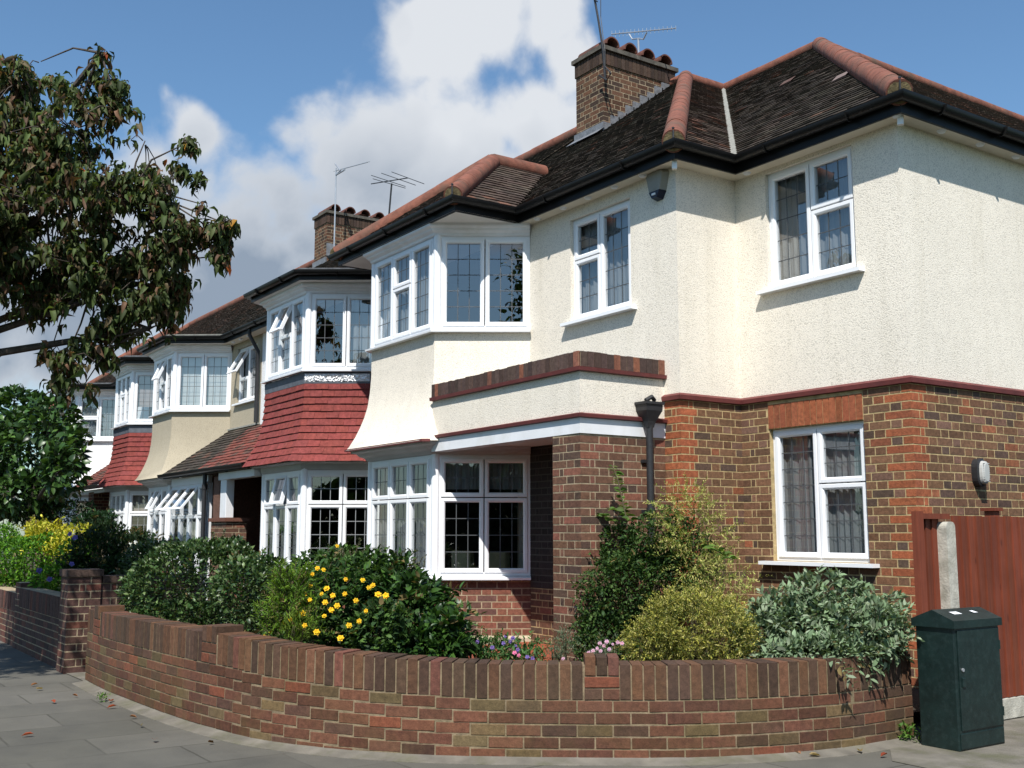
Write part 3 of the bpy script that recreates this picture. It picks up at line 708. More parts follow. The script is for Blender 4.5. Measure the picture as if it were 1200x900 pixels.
# chimney
def chimney(par, X0, X1, Y0, Y1, zt, zbase, ncowl=4, name='chimney', side_flash=True):
    m = MB(); fF = Fr((X0, Y0), (X1, Y0)); fR = Fr((X1, Y0), (X1, Y1)); fL2 = Fr((X0, Y1), (X0, Y0)); fB2 = Fr((X1, Y1), (X0, Y1))
    pal = lambda *a: vary((.105, .052, .030), .35) if R.random() < .6 else vary((.055, .034, .024), .3)
    ps = lambda: vary((.058, .036, .026), .4)
    for k, fr in enumerate((fF, fR, fL2, fB2)):
        wall(m, fr, zbase, zt); bricks(m, fr, 0, fr.L, zbase, zt-.30, pal=pal, start=k % 2)
        soldier(m, fr, -.015, fr.L+.015, zt-.29, zt-.075, ps, d=.022)
    m.box(X0-.055, X1+.055, Y0-.055, Y1+.055, zt-.065, zt, 2)
    ch = m.build(name, [M['mortar_b'], M['brick'], M['slab']], par)
    n = ncowl
    for i in range(n):
        yc = Y0+(Y1-Y0)*(i+.5)/n
        c = MB(); rr = .135
        for j in range(12):
            a0 = math.pi*j/12; a1_ = math.pi*(j+1)/12
            pa = (yc+rr*math.cos(a0), zt+.05+rr*math.sin(a0)); pb = (yc+rr*math.cos(a1_), zt+.05+rr*math.sin(a1_))
            pc = (yc+(rr-.022)*math.cos(a0), zt+.05+(rr-.022)*math.sin(a0)); pd = (yc+(rr-.022)*math.cos(a1_), zt+.05+(rr-.022)*math.sin(a1_))
            xa, xb = X0-.02, X1+.03
            c.hexa([(xa, *pc), (xb, *pc), (xb, *pd), (xa, *pd), (xa, *pa), (xb, *pa), (xb, *pb), (xa, *pb)])
        c.box(X0+.16, X1-.1, yc-.08, yc+.08, zt-.01, zt+.1)
        c.build('chimney_cowl', M['cowl'], ch)
    return ch
chA = chimney(hA, -12.77, -12.11, 9.9, 11.36, 8.78, 7.0)
m = MB(); fR = Fr((-12.11, 9.9), (-12.11, 11.3))
zr = lambda y: ZE+.02+SL*(y-6.9)
for i in range(9):
    y = 9.88+i*.15; m.box(-12.118, -12.085, y, y+.17, zr(y)-.02, zr(y)+.13+.02*(i % 2))
m.box(-12.79, -12.08, 9.865, 9.895, zr(9.88)-.05, zr(9.88)+.12)
m.face([(-12.82, 9.72, zr(9.72)+.035), (-12.05, 9.72, zr(9.72)+.035), (-12.05, 9.88, zr(9.88)+.04), (-12.82, 9.88, zr(9.88)+.04)])
m.build('flashing', M['lead'], chA)
# aerials
def yagi(par, base, top, b0, b1, nel, el, updir, r=.008, fold=True):
    m = MB(); m.tube([base, top], .017, 8)
    b0, b1 = Vector(b0), Vector(b1); m.tube([b0, b1], .011, 6); u = Vector(updir).normalized()
    for i in range(nel):
        p = b0.lerp(b1, i/(nel-1)); e = el*(1-.25*i/nel); m.tube([p-u*e, p+u*e], r*.6, 5)
    return m
P = lambda x, y, Y=10.0: at(x, y, Y)
m = yagi(hA, P(749, 86, 10.9), P(748, 45, 10.9), P(717, 40, 10.9), P(792, 33, 10.9), 17, .055, VU, .007)
c0 = P(748, 45, 10.9); m.tube([P(737, 40, 10.9), P(741, 46, 10.9), c0, P(754, 46, 10.9), P(758, 38, 10.9)], .012, 6)
m.build('television_aerial', M['alu'], hA)
m = MB(); m.tube([P(709, 92, 9.82), P(707, 60, 9.82), P(701, 22, 9.82), P(693, -22, 9.82)], .017, 8); m.tube([P(709, 92, 9.80), P(709, 60, 9.80), P(704, 20, 9.80), P(704, -10, 9.8)], .006, 5)
m.tube([P(709, 78, 9.80), P(716, 86, 9.80), P(711, 94, 9.80), P(702, 88, 9.80)], .012, 6); m.tube([P(688, -8, 9.8), P(700, 2, 9.8)], .01, 6); m.build('aerial_mast', M['iron'], hA)
# alarm box (hexagonal, pale top with dark lower edge)
ax, az0 = -7.88, 4.90; m = MB()
def hexplate(cx, cz, pts, y0, y1, mi):
    f0 = [(cx+x, y1, cz+z) for x, z in pts]; f1 = [(cx+x*.82, y0, cz+z*.9) for x, z in pts]
    m.face(f1, mi); k = len(pts)
    for i in range(k): m.face([f0[i], f0[(i+1) % k], f1[(i+1) % k], f1[i]], mi)
hexplate(ax, az0, [(-.145, .11), (-.095, -.07), (.095, -.07), (.145, .11), (.12, .15), (-.12, .15)], 7.09, 7.17, 0)
hexplate(ax, az0, [(-.095, -.075), (-.045, -.15), (.045, -.15), (.095, -.075)], 7.085, 7.17, 1)
m.box(ax-.025, ax+.025, 7.075, 7.09, az0-.11, az0-.09, 2)
al = m.build('alarm_box', [simple('alarm_case_plastic', (.26, .245, .21), .5), simple('alarm_lens_plastic', (.012, .012, .03), .3), M['upvc']], hA)
# bulkhead lamp on the side wall
m = MB(); ly, lz = 8.89, 1.95
def oval(x, w, h, n=24): return [(x, ly+w*math.copysign(abs(math.cos(2*math.pi*i/n))**.8, math.cos(2*math.pi*i/n)), lz+h*math.copysign(abs(math.sin(2*math.pi*i/n))**.7, math.sin(2*math.pi*i/n))) for i in range(n)]
def loft(m, a, b, mi):
    for i in range(len(a)): j = (i+1) % len(a); m.face([a[i], a[j], b[j], b[i]], mi)
o0, o1, o2 = oval(-5.67, .075, .125), oval(-5.61, .075, .125), oval(-5.60, .058, .105); loft(m, o0, o1, 0); loft(m, o1, o2, 0)
o3, o4 = oval(-5.575, .054, .10), oval(-5.56, .035, .08); loft(m, o2, o3, 1); loft(m, o3, o4, 1); m.face(o4, 1)
for k in range(-4, 5): m.bar((-5.566, ly-.045, lz+k*.02), (-5.566, ly+.045, lz+k*.02), .006, .006, 1)
m.build('bulkhead_lamp', [M['iron'], simple('frosted_lamp_glass', (.40, .40, .38), .3)], hA)
# ================================================================== THE TERRACE BEHIND
def terrace(name, label, x0, x1, xs, style, mat, up, low, wins=(), pal=ptile_brown, edge='lead', hipend=False, cap='slate_grey', wall_mat=None, tr=3.95, rmat='ridge'):
    TR = tr; ZR = ZE+SL*TR; SS = TR/cs; YR = 6.9+TR
    h = thing(name, ((x0+x1)/2, 8.0, 0), label, 'house', 'semi-detached houses along the terrace')
    wm = wall_mat or mat
    fW = Fr((x0, YW), (xs[0], YW)); fE = Fr((xs[3], YW), (x1, YW))
    m = MB()
    wl = [(w[0]-x0, w[1]-x0, w[2], w[3]) for w in wins if w[1] < xs[0]]; wr = [(w[0]-xs[3], w[1]-xs[3], w[2], w[3]) for w in wins if w[0] > xs[3]]
    wall(m, fW, 2.48, ZT, wl); m.build('rendered_wall', wm, h); m = MB(); wall(m, fE, 2.48, ZT, wr); m.build('rendered_wall', wm, h)
    for w in wins:
        fr = fW if w[1] < xs[0] else fE; o = fr.a.x
        window(h, fr, w[0]-o, w[1]-o, w[2], w[3], w[4], of=-.045, curtain=NET, sillw=.09)
    for fr in (fW, fE):
        m = MB(); wall(m, fr, 0, 2.48); bricks(m, fr, 0, fr.L, 0, 2.46, pal=pal_low); m.build('brick_wall', [M['mortar_b'], M['brick']], h)
    xl = x0 if not hipend else x0-.25
    gp = [(xl, 6.94), (xs[0]-.2, 6.94), (xs[1]-.19, 6.03), (xs[2]+.19, 6.03), (xs[3]+.2, 6.94), (x1, 6.94)]
    m = MB(); gutter(m, gp, 5.18); brackets(m, gp, 5.18); m.build('gutter', M['black'], h, smooth=True)
    m = MB(); m.sweep(gp, [(0, 5.05), (.006, 5.05), (.006, 5.175), (-.02, 5.175), (-.02, 5.05)]); m.build('fascia', M['black'], h)
    m = MB(); m.face([(xs[0]-.19, 6.95, 5.05), (xs[1]-.18, 6.04, 5.05), (xs[2]+.18, 6.04, 5.05), (xs[3]+.19, 6.95, 5.05)], 0)
    m.face([(x0, 6.951, 5.05), (x1, 6.951, 5.05), (x1, 7.2, 5.05), (x0, 7.2, 5.05)], 1); m.build('soffit', [M['soffit_w'], M['soffit']], h)
    for i in range(5):
        u = xs[3]+.45+i*.4
        if u < x1: v = MB(); v.tube([(u, 7.02, 5.055), (u, 7.02, 5.02)], [.045, .03], 8); v.build('soffit_vent', M['upvc'], h)
    m = MB(); m.sweep(gp[1:5], [(.0, 5.185), (.01, 5.225), (-.12, 5.23), (-.12, 5.185)]); m.face([(xs[0]-.2, 7.05, 5.215), (xs[1]-.17, 6.05, 5.215), (xs[2]+.17, 6.05, 5.215), (xs[3]+.2, 7.05, 5.215)]); m.build('bay_roof', M[edge], h)
    bay(h, xs, style, up, low, mat, cap_mat=cap)
    interior(h, x0+.1, x1-.1)
    m = MB()
    if hipend:
        W = x1-x0; tiled(m, (x0-.2, 6.9, ZE+.02), (1, 0, 0), UPN, [(0, 0), (W+.2, 0), (W+.2, SS), (TR, SS)], pal=pal)
        m.face([(x0-.2, 6.9, ZE), (x0-.2+TR, YR, ZR), (x0-.2, 15.7, ZE)], 0, (.08, .05, .04))
    else: tiled(m, (x0, 6.9, ZE+.02), (1, 0, 0), UPN, [(0, 0), (x1-x0, 0), (x1-x0, SS), (0, SS)], pal=pal)
    m.face([(x0, YR, ZR), (x1, YR, ZR), (x1, 15.7, ZE), (x0, 15.7, ZE)], 0, (.06, .05, .04))
    rf = m.build('roof', [M['tile']], h)
    m = MB(); ridge(m, (x0+(TR-.2 if hipend else 0), YR, ZR+.02), (x1, YR, ZR+.02), .12)
    if hipend: ridge(m, (x0-.2, 6.9, ZE+.03), (x0-.2+TR, YR, ZR+.02), .12)
    m.build('ridge_tiles', M[rmat], rf, smooth=True)
    m = MB(); m.face([(x0, 15.6, 0), (x1, 15.6, 0), (x1, 15.6, ZT), (x0, 15.6, ZT)]); 
    if hipend: m.face([(x0, YW, 0), (x0, 15.6, 0), (x0, 15.6, ZT), (x0, YW, ZT)])
    m.build('back_wall', M['brick'] if False else M['render_tan'], h)
    return h
BLD = [('blind', .03, .97, .0, .97, .002, .10)]; BLP = [('blind_p', .03, .97, .32, 1, .001, .08)]; BLPL = [('blind_p', .03, .97, .62, 1, .001, .08)]
L3O = [(0, .335, 0, 1), (.335, .665, .55, 1, 24), (.335, .665, 0, .55), (.665, 1, 0, 1)]
hB = terrace('red_tiled_house', 'house with smooth red hung tiles round its bay, next to the white corner house', -18.7, -13.48, (-16.7, -16.07, -14.55, -13.92), 'tile', M['render_white'],
    {'f': (L3O, 'glass', NET), 's': (L2, 'glass', [('net', .5, .98, 0, 1, .012, .14)], 'lead_bar')},
    {'f': (low3({1: 14}), 'glass_d', NET), 's': (L_LOW2, 'glass_d', None, 'lead_bar_l')}, pal=ptile_dark)
m = MB(); m.sweep([(-14.55, YB), (-14.02, 7.02)], [(.022, 3.60), (.030, 3.71), (.02, 3.71), (.012, 3.60)]); m.build('foil_flashing', M['foil'], hB)
hC = terrace('tan_rendered_house', 'house with tan rendered bay and flat pale-edged bay roof, between two red-tiled bays', -23.13, -18.7, (-22.9, -22.25, -20.95, -20.3), 'render', M['render_tan'],
    {'f': (L3O, 'glass', NET), 's': (L2, 'glass', BLD)}, {'f': (low3({1: 28}), 'glass_d', NET), 's': (L_LOW2, 'glass_d', NET)},
    wins=[(-19.98, -18.97, 3.86, 4.93, [(0, .5, .45, 1, 30), (0, .5, 0, .45), (.5, 1, 0, 1)])], pal=ptile_dark, edge='mortar_w', rmat='mortar_w')
hD = terrace('far_red_tiled_house', 'farther house with red hung tiles on its bay and pinkish blinds in the windows', -27.3, -23.13, (-25.9, -25.27, -23.99, -23.36), 'tile', M['render_white'],
    {'f': (L_BAY3, 'glass', NET), 's': (L2, 'glass', BLP)}, {'f': (low3(), 'glass_d', NET), 's': (L_LOW2, 'glass_d', BLPL, 'lead_bar_l')}, pal=ptile_brown)
hE = terrace('end_white_house', 'farthest house, white rendered, half hidden behind the green tree', -38.4, -27.3, (-31.2, -30.55, -29.2, -28.55), 'render', M['render_white'],
    {'f': (L_BAY3, 'glass', NET), 's': ([(0, .5, .5, 1), (0, .5, 0, .5), (.5, 1, 0, 1)], 'glass', NET)}, {'f': (low3(), 'glass_d', NET), 's': (L_LOW2, 'glass_d', NET)}, pal=ptile_brown, hipend=True)
# lean-to porch roofs
def leanto(par, x0, x1, xt0, pal, z1=3.36, cut=None):
    O = Vector((x0, 6.03, 2.50)); b = Vector((0, 7.15-6.03, z1-2.50)); Ls = b.length
    m = MB(); tiled(m, O, (1, 0, 0), b, [(0, 0), (x1-x0, 0), (x1-x0, Ls), (xt0-x0, Ls)], pal=pal); m.build('porch_roof', M['tile'], par)
    g = MB(); gutter(g, [(x0, 6.06), (x1, 6.06)], 2.50); g.sweep([(x0, 6.06), (x1, 6.06)], [(0, 2.42), (.006, 2.42), (.006, 2.5), (-.02, 2.5), (-.02, 2.42)]); g.build('porch_gutter', M['black'], par, smooth=False)
leanto(hC, -20.72, -18.6, -20.25, ptile_dark)
leanto(hB, -18.6, -16.25, -19.0, ptile_red)
m = MB(); m.bar((-20.3, 7.15, 3.385), (-18.7, 7.15, 3.385), .05, .03); m.build('flashing', M['mortar_w'], hC)
leanto(hD, -28.3, -25.4, -28.3, ptile_red, 3.3)
def pier(par, x0, x1, y0, y1, z1, pal=pal_porch):
    m = MB()
    for k, (a, b) in enumerate((((x0, y0), (x1, y0)), ((x1, y0), (x1, y1)), ((x1, y1), (x0, y1)), ((x0, y1), (x0, y0)))):
        fr = Fr(a, b); wall(m, fr, 0, z1); bricks(m, fr, 0, fr.L, 0, z1, pal=pal, start=k % 2)
    return m
m = pier(hB, -18.15, -17.42, 6.15, 6.5, 1.6); m.box(-18.2, -17.38, 6.11, 6.54, 1.6, 1.66, 1, (.14, .06, .04)); m.box(-18.15, -17.85, 6.17, 6.48, 1.66, 2.36, 1, (.13, .07, .05)); m.build('porch_pier', [M['mortar_b'], M['brick']], hB)
m = MB(); m.box(-17.78, -17.50, 6.16, 6.3, 1.66, 2.34); m.build('porch_post', M['white_paint'], hB, bevel=.008)
m = MB(); m.box(-17.85, -16.2, 6.14, 6.3, 2.29, 2.42); m.build('porch_beam', M['white_paint'], hB, bevel=.006)
m = MB(); f_ = Fr((-18.62, YW), (-18.62, 6.2)); m.box(-18.7, -18.55, 6.3, 7.16, 0, 2.4, 1, (.13, .065, .045)); m.build('porch_side_wall', [M['mortar_b'], M['brick']], hB)
m = MB(); m.face([(-18.6, 6.1, 2.41), (-16.3, 6.1, 2.41), (-16.3, 7.17, 2.41), (-18.6, 7.17, 2.41)]); m.build('porch_ceiling', M['room'], hB)
m = MB(); m.tube([(-18.42, 6.1, .1), (-18.42, 6.1, 2.42)], .036, 10)
for z in (1.3, 2.2): m.tube([(-18.42, 6.1, z-.04), (-18.42, 6.1, z+.04)], .047, 10)
m.build('downpipe', M['iron'], hB, smooth=True)
m = MB(); m.tube([(-18.74, 6.93, 5.14), (-18.74, 6.93, 5.0), (-18.74, 7.1, 4.72), (-18.74, 7.1, 3.4)], .036, 10); m.build('upper_downpipe', M['iron'], hC, smooth=True)
fG = Fr((-20.6, 6.2), (-18.5, 6.2))
window(hC, fG, 0, fG.L, .55, 2.28, [(0, .25, .68, 1, 38), (.25, .5, .68, 1, 38), (.5, .75, .68, 1, 38), (.75, 1, .68, 1, 0), (0, .25, 0, .68), (.25, .5, 0, .68), (.5, .75, 0, .68), (.75, 1, 0, .68)], glass='glass_d', curtain=[('drape', .05, .4, 0, .7, .02, .3)], rowh=3, pitch=3)
m = MB(); m.box(-20.6, -18.5, 6.18, 6.26, 2.28, 2.42); m.box(-20.6, -18.5, 6.17, 6.26, 0, .52); m.build('porch_frame', M['upvc'], hC, bevel=.006)
m = MB(); m.tube([(-18.53, 6.17, 2.3), (-18.53, 6.17, .3)], .03, 8); m.build('porch_post', M['upvc'], hC)
m = pier(hD, -27.0, -26.5, 6.15, 6.5, 2.36, pal_low); m.build('porch_pier', [M['mortar_b'], M['brick']], hD)
m = MB(); m.box(-28.3, -25.5, 6.15, 6.25, 2.33, 2.42); m.build('porch_beam', M['white_paint'], hD)
# chimney of the tan house, its aerial and the aerial behind
chC = chimney(hC, -23.42, -22.72, 10.2, 11.75, 8.92, 7.2, 4)
m = MB(); m.box(-23.44, -22.70, 10.16, 10.195, zr(10.18)-.05, zr(10.18)+.13); m.box(-22.715, -22.69, 10.19, 11.2, zr(10.4), zr(10.4)+.3); m.build('flashing', M['lead'], chC)
m = yagi(hC, at(391, 310, 10.15), at(394, 197, 10.15), at(394, 200, 10.15), at(431, 190, 10.15), 9, .09, (1, .3, 0)); m.tube([at(393, 192, 10.15), at(399, 200, 10.15), at(394, 205, 10.15), at(404, 199, 10.15)], .02, 6); m.build('television_aerial', M['alu'], hC)
m = MB(); m.tube([at(455, 262, 10.6), at(459, 215, 10.6)], .02, 8); m.tube([at(435, 215.5, 10.6), at(478, 208.5, 10.6)], .012, 6)
for x, y, dx, dy in ((455, 212, 20, 6.5), (456, 215, 19, 5.5), (467, 210, 20, 7), (478, 208.5, 19, 7)): m.tube([at(x-dx, y-dy, 10.6), at(x+dx, y+dy, 10.6)], .008, 5)
m.build('radio_aerial', M['iron'], hB)
m = MB(); ridge(m, (-26.1, 6.2, 5.25), (-25.0, 7.3, 6.05), .11); m.build('bay_ridge_tiles', M['ridge'], hD, smooth=True)
# cream chairs seen behind the ground floor glass
for k, (px_, py_) in enumerate(((560, 655), (601, 655))):
    c = at(px_, py_, 7.9); t = thing('dining_chair', (c.x, c.y, .2), ('left' if k == 0 else 'right')+' one of two cream chairs behind the ground floor bay window', 'chair', 'cream chairs inside the bay window')
    m = MB(); m.box(c.x-.24, c.x+.24, 7.62, 7.70, .55, 1.18); m.build('backrest', M['chair'], t, bevel=.02)
    m = MB(); m.box(c.x-.24, c.x+.24, 7.70, 8.15, .5, .62); m.build('seat', M['chair'], t, bevel=.02)
    for sx in (-.2, .2):
        for yy in (7.66, 8.1): m = MB(); m.bar((c.x+sx, yy, .2), (c.x+sx, yy, .5), .04, .04); m.build('leg', M['stem'], t)

# ================================================================== GROUND
def sheet(name, pts, z, mat, sub=None):
    m = MB(); m.face([(x, y, z) for x, y in pts]); o = m.build(name, mat); tag(o, kind='structure'); return o
def pave_mat():
    m, nt = newmat('paving'); co_ = obj_co(nt); s = nt.n('ShaderNodeSeparateXYZ', {0: co_})
    v = nt.n('ShaderNodeCombineXYZ', {0: s.outputs[1], 1: s.outputs[0], 2: 0.}).outputs[0]
    wob = nt.n('ShaderNodeVectorMath', {0: nt.noise(co_, 5, 3, out='Color'), 3: .012}, operation='SCALE').outputs[0]
    v = nt.n('ShaderNodeVectorMath', {0: v, 1: wob}, operation='ADD').outputs[0]
    bt = nt.n('ShaderNodeTexBrick', {'Vector': v, 'Color1': c4(.0), 'Color2': c4(1.), 'Mortar': c4(.5), 'Scale': 1., 'Mortar Size': .009, 'Mortar Smooth': .3, 'Bias': 0., 'Brick Width': .95, 'Row Height': .62})
    tone = nt.ramp(bt.outputs['Color'], [(0, (.082, .077, .063)), (1, (.113, .105, .087))])
    f = nt.m('MULTIPLY', nt.mr(nt.noise(co_, 2.2, 6, .65), .3, .7, .78, 1.22), nt.mr(nt.noise(co_, 130, 3, .7), .3, .7, .8, 1.2))
    base = nt.n('ShaderNodeVectorMath', {0: tone, 3: f}, operation='SCALE').outputs[0]
    spots = nt.mr(nt.noise(co_, 22, 3, .6), .66, .72, 0, .5); base = nt.mix(spots, base, c4((.06, .06, .055)))
    base = nt.mix(nt.mr(nt.noise(co_, .55, 5, .6), .4, .7, 0, .5), base, c4((.07, .065, .045)))
    base = nt.mix(nt.m('MULTIPLY', nt.mr(bt.outputs['Fac'], 0, 1, 0, .8), nt.mr(nt.noise(co_, 1.5, 4, .6), .38, .6, .15, 1)), base, c4((.04, .036, .025)))
    h = nt.m('SUBTRACT', nt.m('MULTIPLY', nt.noise(co_, 90, 4, .7), .25), bt.outputs['Fac'])
    bm = nt.n('ShaderNodeBump', {'Height': h, 'Strength': .5, 'Distance': .01})
    finish(nt, nt.n('ShaderNodeBsdfPrincipled', {'Base Color': base, 'Roughness': .85, 'Normal': bm})); return m
M['pave'] = pave_mat()
M['asphalt'] = simple('asphalt', (.05, .05, .052), .9, .25, 3, .6, 180, bdist=.008)
M['grass'] = simple('verge_grass', (.045, .07, .025), .9, .4, 2)
M['kerb'] = simple('granite_kerb', (.24, .23, .22), .85, .2, 20, .3, 90)
M['conc'] = simple('worn_concrete', (.15, .135, .11), .92, .28, 5, .5, 110, dirt=(.09, .09, .045), dirts=3, dirta=.7)
sheet('ground', [(-400, -400), (400, -400), (400, 400), (-400, 400)], -.16, M['grass'])
sheet('road', [(-200, -7.5), (60, -7.5), (60, .2), (-200, .2)], -.12, M['asphalt']); sheet('side_road', [(-2.9, .2), (3.8, .2), (3.8, 120), (-2.9, 120)], -.118, M['asphalt'])
arc = [(-4.5+1.6*math.sin(a), 1.8-1.6*math.cos(a)) for a in [math.pi/2*i/10 for i in range(11)]]
kp = [(-60, .2)]+arc+[(-2.9, 60)]
sheet('pavement', kp+[(-12, 60), (-60, 8)], 0., M['pave'])
m = MB(); m.sweep(kp, [(-.005, .002), (.12, .0), (.125, -.012), (.125, -.16), (-.005, -.16)]); tag(m.build('kerb', M['kerb']), kind='structure')
sheet('far_pavement', [(-200, -10), (60, -10), (60, -7.6), (-200, -7.6)], -.02, M['pave'])

# garden wall path
WP = [(-11.04, 2.57), (-10.25, 2.555), (-9.57, 2.58), (-8.57, 2.635), (-7.82, 2.72), (-7.20, 2.86), (-6.62, 3.15), (-6.16, 3.52), (-5.80, 3.94), (-5.48, 4.37), (-5.18, 4.81), (-4.95, 5.35), (-4.82, 5.97), (-4.83, 6.66)]
def catmull(P, n=14):
    out = []; Q = [Vector(p) for p in P]; Q = [Q[0]*2-Q[1]]+Q+[Q[-1]*2-Q[-2]]
    for i in range(1, len(Q)-2):
        for k in range(n):
            t = k/n; a, b, c, d = Q[i-1:i+3]
            out.append(.5*((2*b)+(-a+c)*t+(2*a-5*b+4*c-d)*t*t+(-a+3*b-3*c+d)*t*t*t))
    out.append(Q[-2]); return out
WC = catmull(WP); WS = [0.]
for a, b in zip(WC[:-1], WC[1:]): WS.append(WS[-1]+(b-a).length)
def wpt(s):
    s = max(0, min(s, WS[-1]-1e-6))
    lo, hi = 0, len(WS)-1
    while hi-lo > 1:
        md = (lo+hi)//2
        if WS[md] <= s: lo = md
        else: hi = md
    t = (s-WS[lo])/(WS[hi]-WS[lo]); return WC[lo].lerp(WC[hi], t)
def sfind(x, y=None):
    if y is not None: return min(range(len(WC)), key=lambda i: (WC[i]-Vector((x, y))).length)
    return min(range(len(WC)), key=lambda i: abs(WC[i].x-x))
def wdz(s):
    x = wpt(s).x; return .10*max(0, min(1, (-5.85-x)/1.8)) if x < -5.85 and s < WS[sfind(-5.8, 3.94)] else 0.
def curved_brick(mb, s0, s1, z0, z1, d, m, col, depth=.02):
    a, b = wpt(s0), wpt(s1); t = (b-a).normalized(); n = Vector((t.y, -t.x)); dz = wdz((s0+s1)/2)
    fr = Fr(a, b)
    r = [R.uniform(-.0015, .0015) for _ in range(4)]
    z0 += dz; z1 += dz
    mb.hexa([fr.p(0, z0+r[0], d), fr.p(fr.L, z0+r[1], d), fr.p(fr.L, z0+r[1], -depth), fr.p(0, z0+r[0], -depth), fr.p(0, z1+r[2], d), fr.p(fr.L, z1+r[3], d), fr.p(fr.L, z1+r[3], -depth), fr.p(0, z1+r[2], -depth)], m, col)
def pal_wall():
    r = R.random()
    if r < .07: return vary((.17, .055, .03), .2)
    if r < .20: return vary((.115, .078, .038), .25)
    if r < .35: return vary((.078, .040, .027), .28)
    return vary((.108, .045, .027), .32)
def pal_sold():
    r = R.random()
    if r < .05: return vary((.13, .052, .036), .15)
    if r < .45: return vary((.115, .055, .030), .25)
    return vary((.070, .040, .026), .28)
wA = thing('curved_garden_wall', (-6.2, 3.5, 0), 'low curved brown brick garden wall with upright coping bricks round the corner garden', 'garden wall')
m = MB(); LT = WS[-1]; blocks = [(.28, .50), (WS[sfind(-7.9, 2.7)]-.12, WS[sfind(-7.9, 2.7)]+.10), (WS[sfind(-5.53, 4.3)], WS[sfind(-5.53, 4.3)]+.22)]
NR = 6
for i in range(-2, 5):
    z0 = .005+i*.0745; s = -.1 if i % 2 else 0; s = 0
    first = .1025 if i % 2 else .215; k = 0
    while s < LT-.03:
        L = first if k == 0 else .215; e = min(s+L, LT)
        if LT-e < .05: e = LT
        curved_brick(m, s, e, z0, z0+.0645, R.uniform(-.0015, .0025), 1, pal_wall()); s = e+.010; k += 1
z0 = .005+5*.0745; s = 0
def inblk(s): return any(a-.005 < s < b+.005 for a, b in blocks)
while s < LT-.03:
    e = min(s+.066, LT); mid = (s+e)/2
    if not inblk(mid): curved_brick(m, s, e, z0, z0+.216+R.uniform(-.003, .003), R.uniform(-.002, .003), 1, pal_sold(), .22)
    s = e+.0095
for a, b in blocks:
    for (u0, u1, q0, q1) in ((a, a+(b-a)*.49, z0, z0+.064), (a+(b-a)*.53, b, z0, z0+.064), (a, b, z0+.074, z0+.138)): curved_brick(m, u0, u1, q0, q1, .003, 1, pal_wall(), .22)
    for k in range(3): curved_brick(m, a+(b-a)*k/3+.003, a+(b-a)*(k+1)/3-.003, z0+.148, z0+.262+R.uniform(-.003, .003), .004, 1, pal_sold(), .22)
m.build('brickwork', [M['mortar_g'], M['brick_wall']], wA, bevel=.003)
m = MB(); N = 120; pth = [tuple(wpt(LT*i/N)) for i in range(N+1)]
zfn = lambda p: wdz(WS[min(range(0, len(WC)), key=lambda i: (WC[i]-Vector((p.x, p.y))).length)])
m.sweep(pth, [(-.004, -.2), (-.004, z0+.205), (-.225, z0+.205), (-.225, -.2)], zf=zfn); m.build('mortar_core', M['mortar_g'], wA)
m = MB(); m.sweep(pth, [(-.01, .03), (.025, .018), (.07, .009), (.12, .003), (.12, -.01), (-.01, -.01)]); m.build('mortar_fillet', M['conc'], wA)
# neighbour's wall with pier
wB = thing('gate_pier_wall', (-13.5, 2.9, 0), 'dark brick pier and low wall beside the gateway, shaded by the street tree', 'garden wall')
m = MB()
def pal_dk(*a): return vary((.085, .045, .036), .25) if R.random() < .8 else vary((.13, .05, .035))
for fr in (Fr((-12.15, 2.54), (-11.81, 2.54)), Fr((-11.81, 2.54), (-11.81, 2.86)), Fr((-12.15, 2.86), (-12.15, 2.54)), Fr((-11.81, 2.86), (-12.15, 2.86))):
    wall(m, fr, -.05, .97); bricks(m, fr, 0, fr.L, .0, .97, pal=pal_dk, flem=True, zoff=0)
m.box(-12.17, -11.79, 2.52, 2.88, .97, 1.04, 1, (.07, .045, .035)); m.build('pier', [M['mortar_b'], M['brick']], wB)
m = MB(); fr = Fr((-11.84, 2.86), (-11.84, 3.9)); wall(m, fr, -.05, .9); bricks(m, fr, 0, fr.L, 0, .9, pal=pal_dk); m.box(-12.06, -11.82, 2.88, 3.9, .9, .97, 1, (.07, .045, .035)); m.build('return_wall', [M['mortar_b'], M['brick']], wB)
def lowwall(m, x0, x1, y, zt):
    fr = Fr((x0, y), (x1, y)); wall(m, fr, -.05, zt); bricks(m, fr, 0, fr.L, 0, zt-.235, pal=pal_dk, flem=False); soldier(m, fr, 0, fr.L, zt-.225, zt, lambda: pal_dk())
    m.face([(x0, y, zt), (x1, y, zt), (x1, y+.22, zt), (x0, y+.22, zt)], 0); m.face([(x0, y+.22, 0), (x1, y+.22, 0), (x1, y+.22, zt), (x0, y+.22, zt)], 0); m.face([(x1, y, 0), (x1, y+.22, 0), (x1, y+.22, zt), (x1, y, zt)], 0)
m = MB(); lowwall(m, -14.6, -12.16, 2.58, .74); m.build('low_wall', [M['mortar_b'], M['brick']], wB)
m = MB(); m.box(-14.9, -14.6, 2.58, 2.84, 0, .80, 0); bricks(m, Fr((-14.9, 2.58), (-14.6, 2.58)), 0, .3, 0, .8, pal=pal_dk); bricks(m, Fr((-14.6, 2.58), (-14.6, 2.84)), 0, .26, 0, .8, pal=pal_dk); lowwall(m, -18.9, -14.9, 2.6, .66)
tag(m.build('low_front_wall', [M['mortar_b'], M['brick']]), 'sunlit low brick wall farther down the pavement under the bright green hedge', 'garden wall')
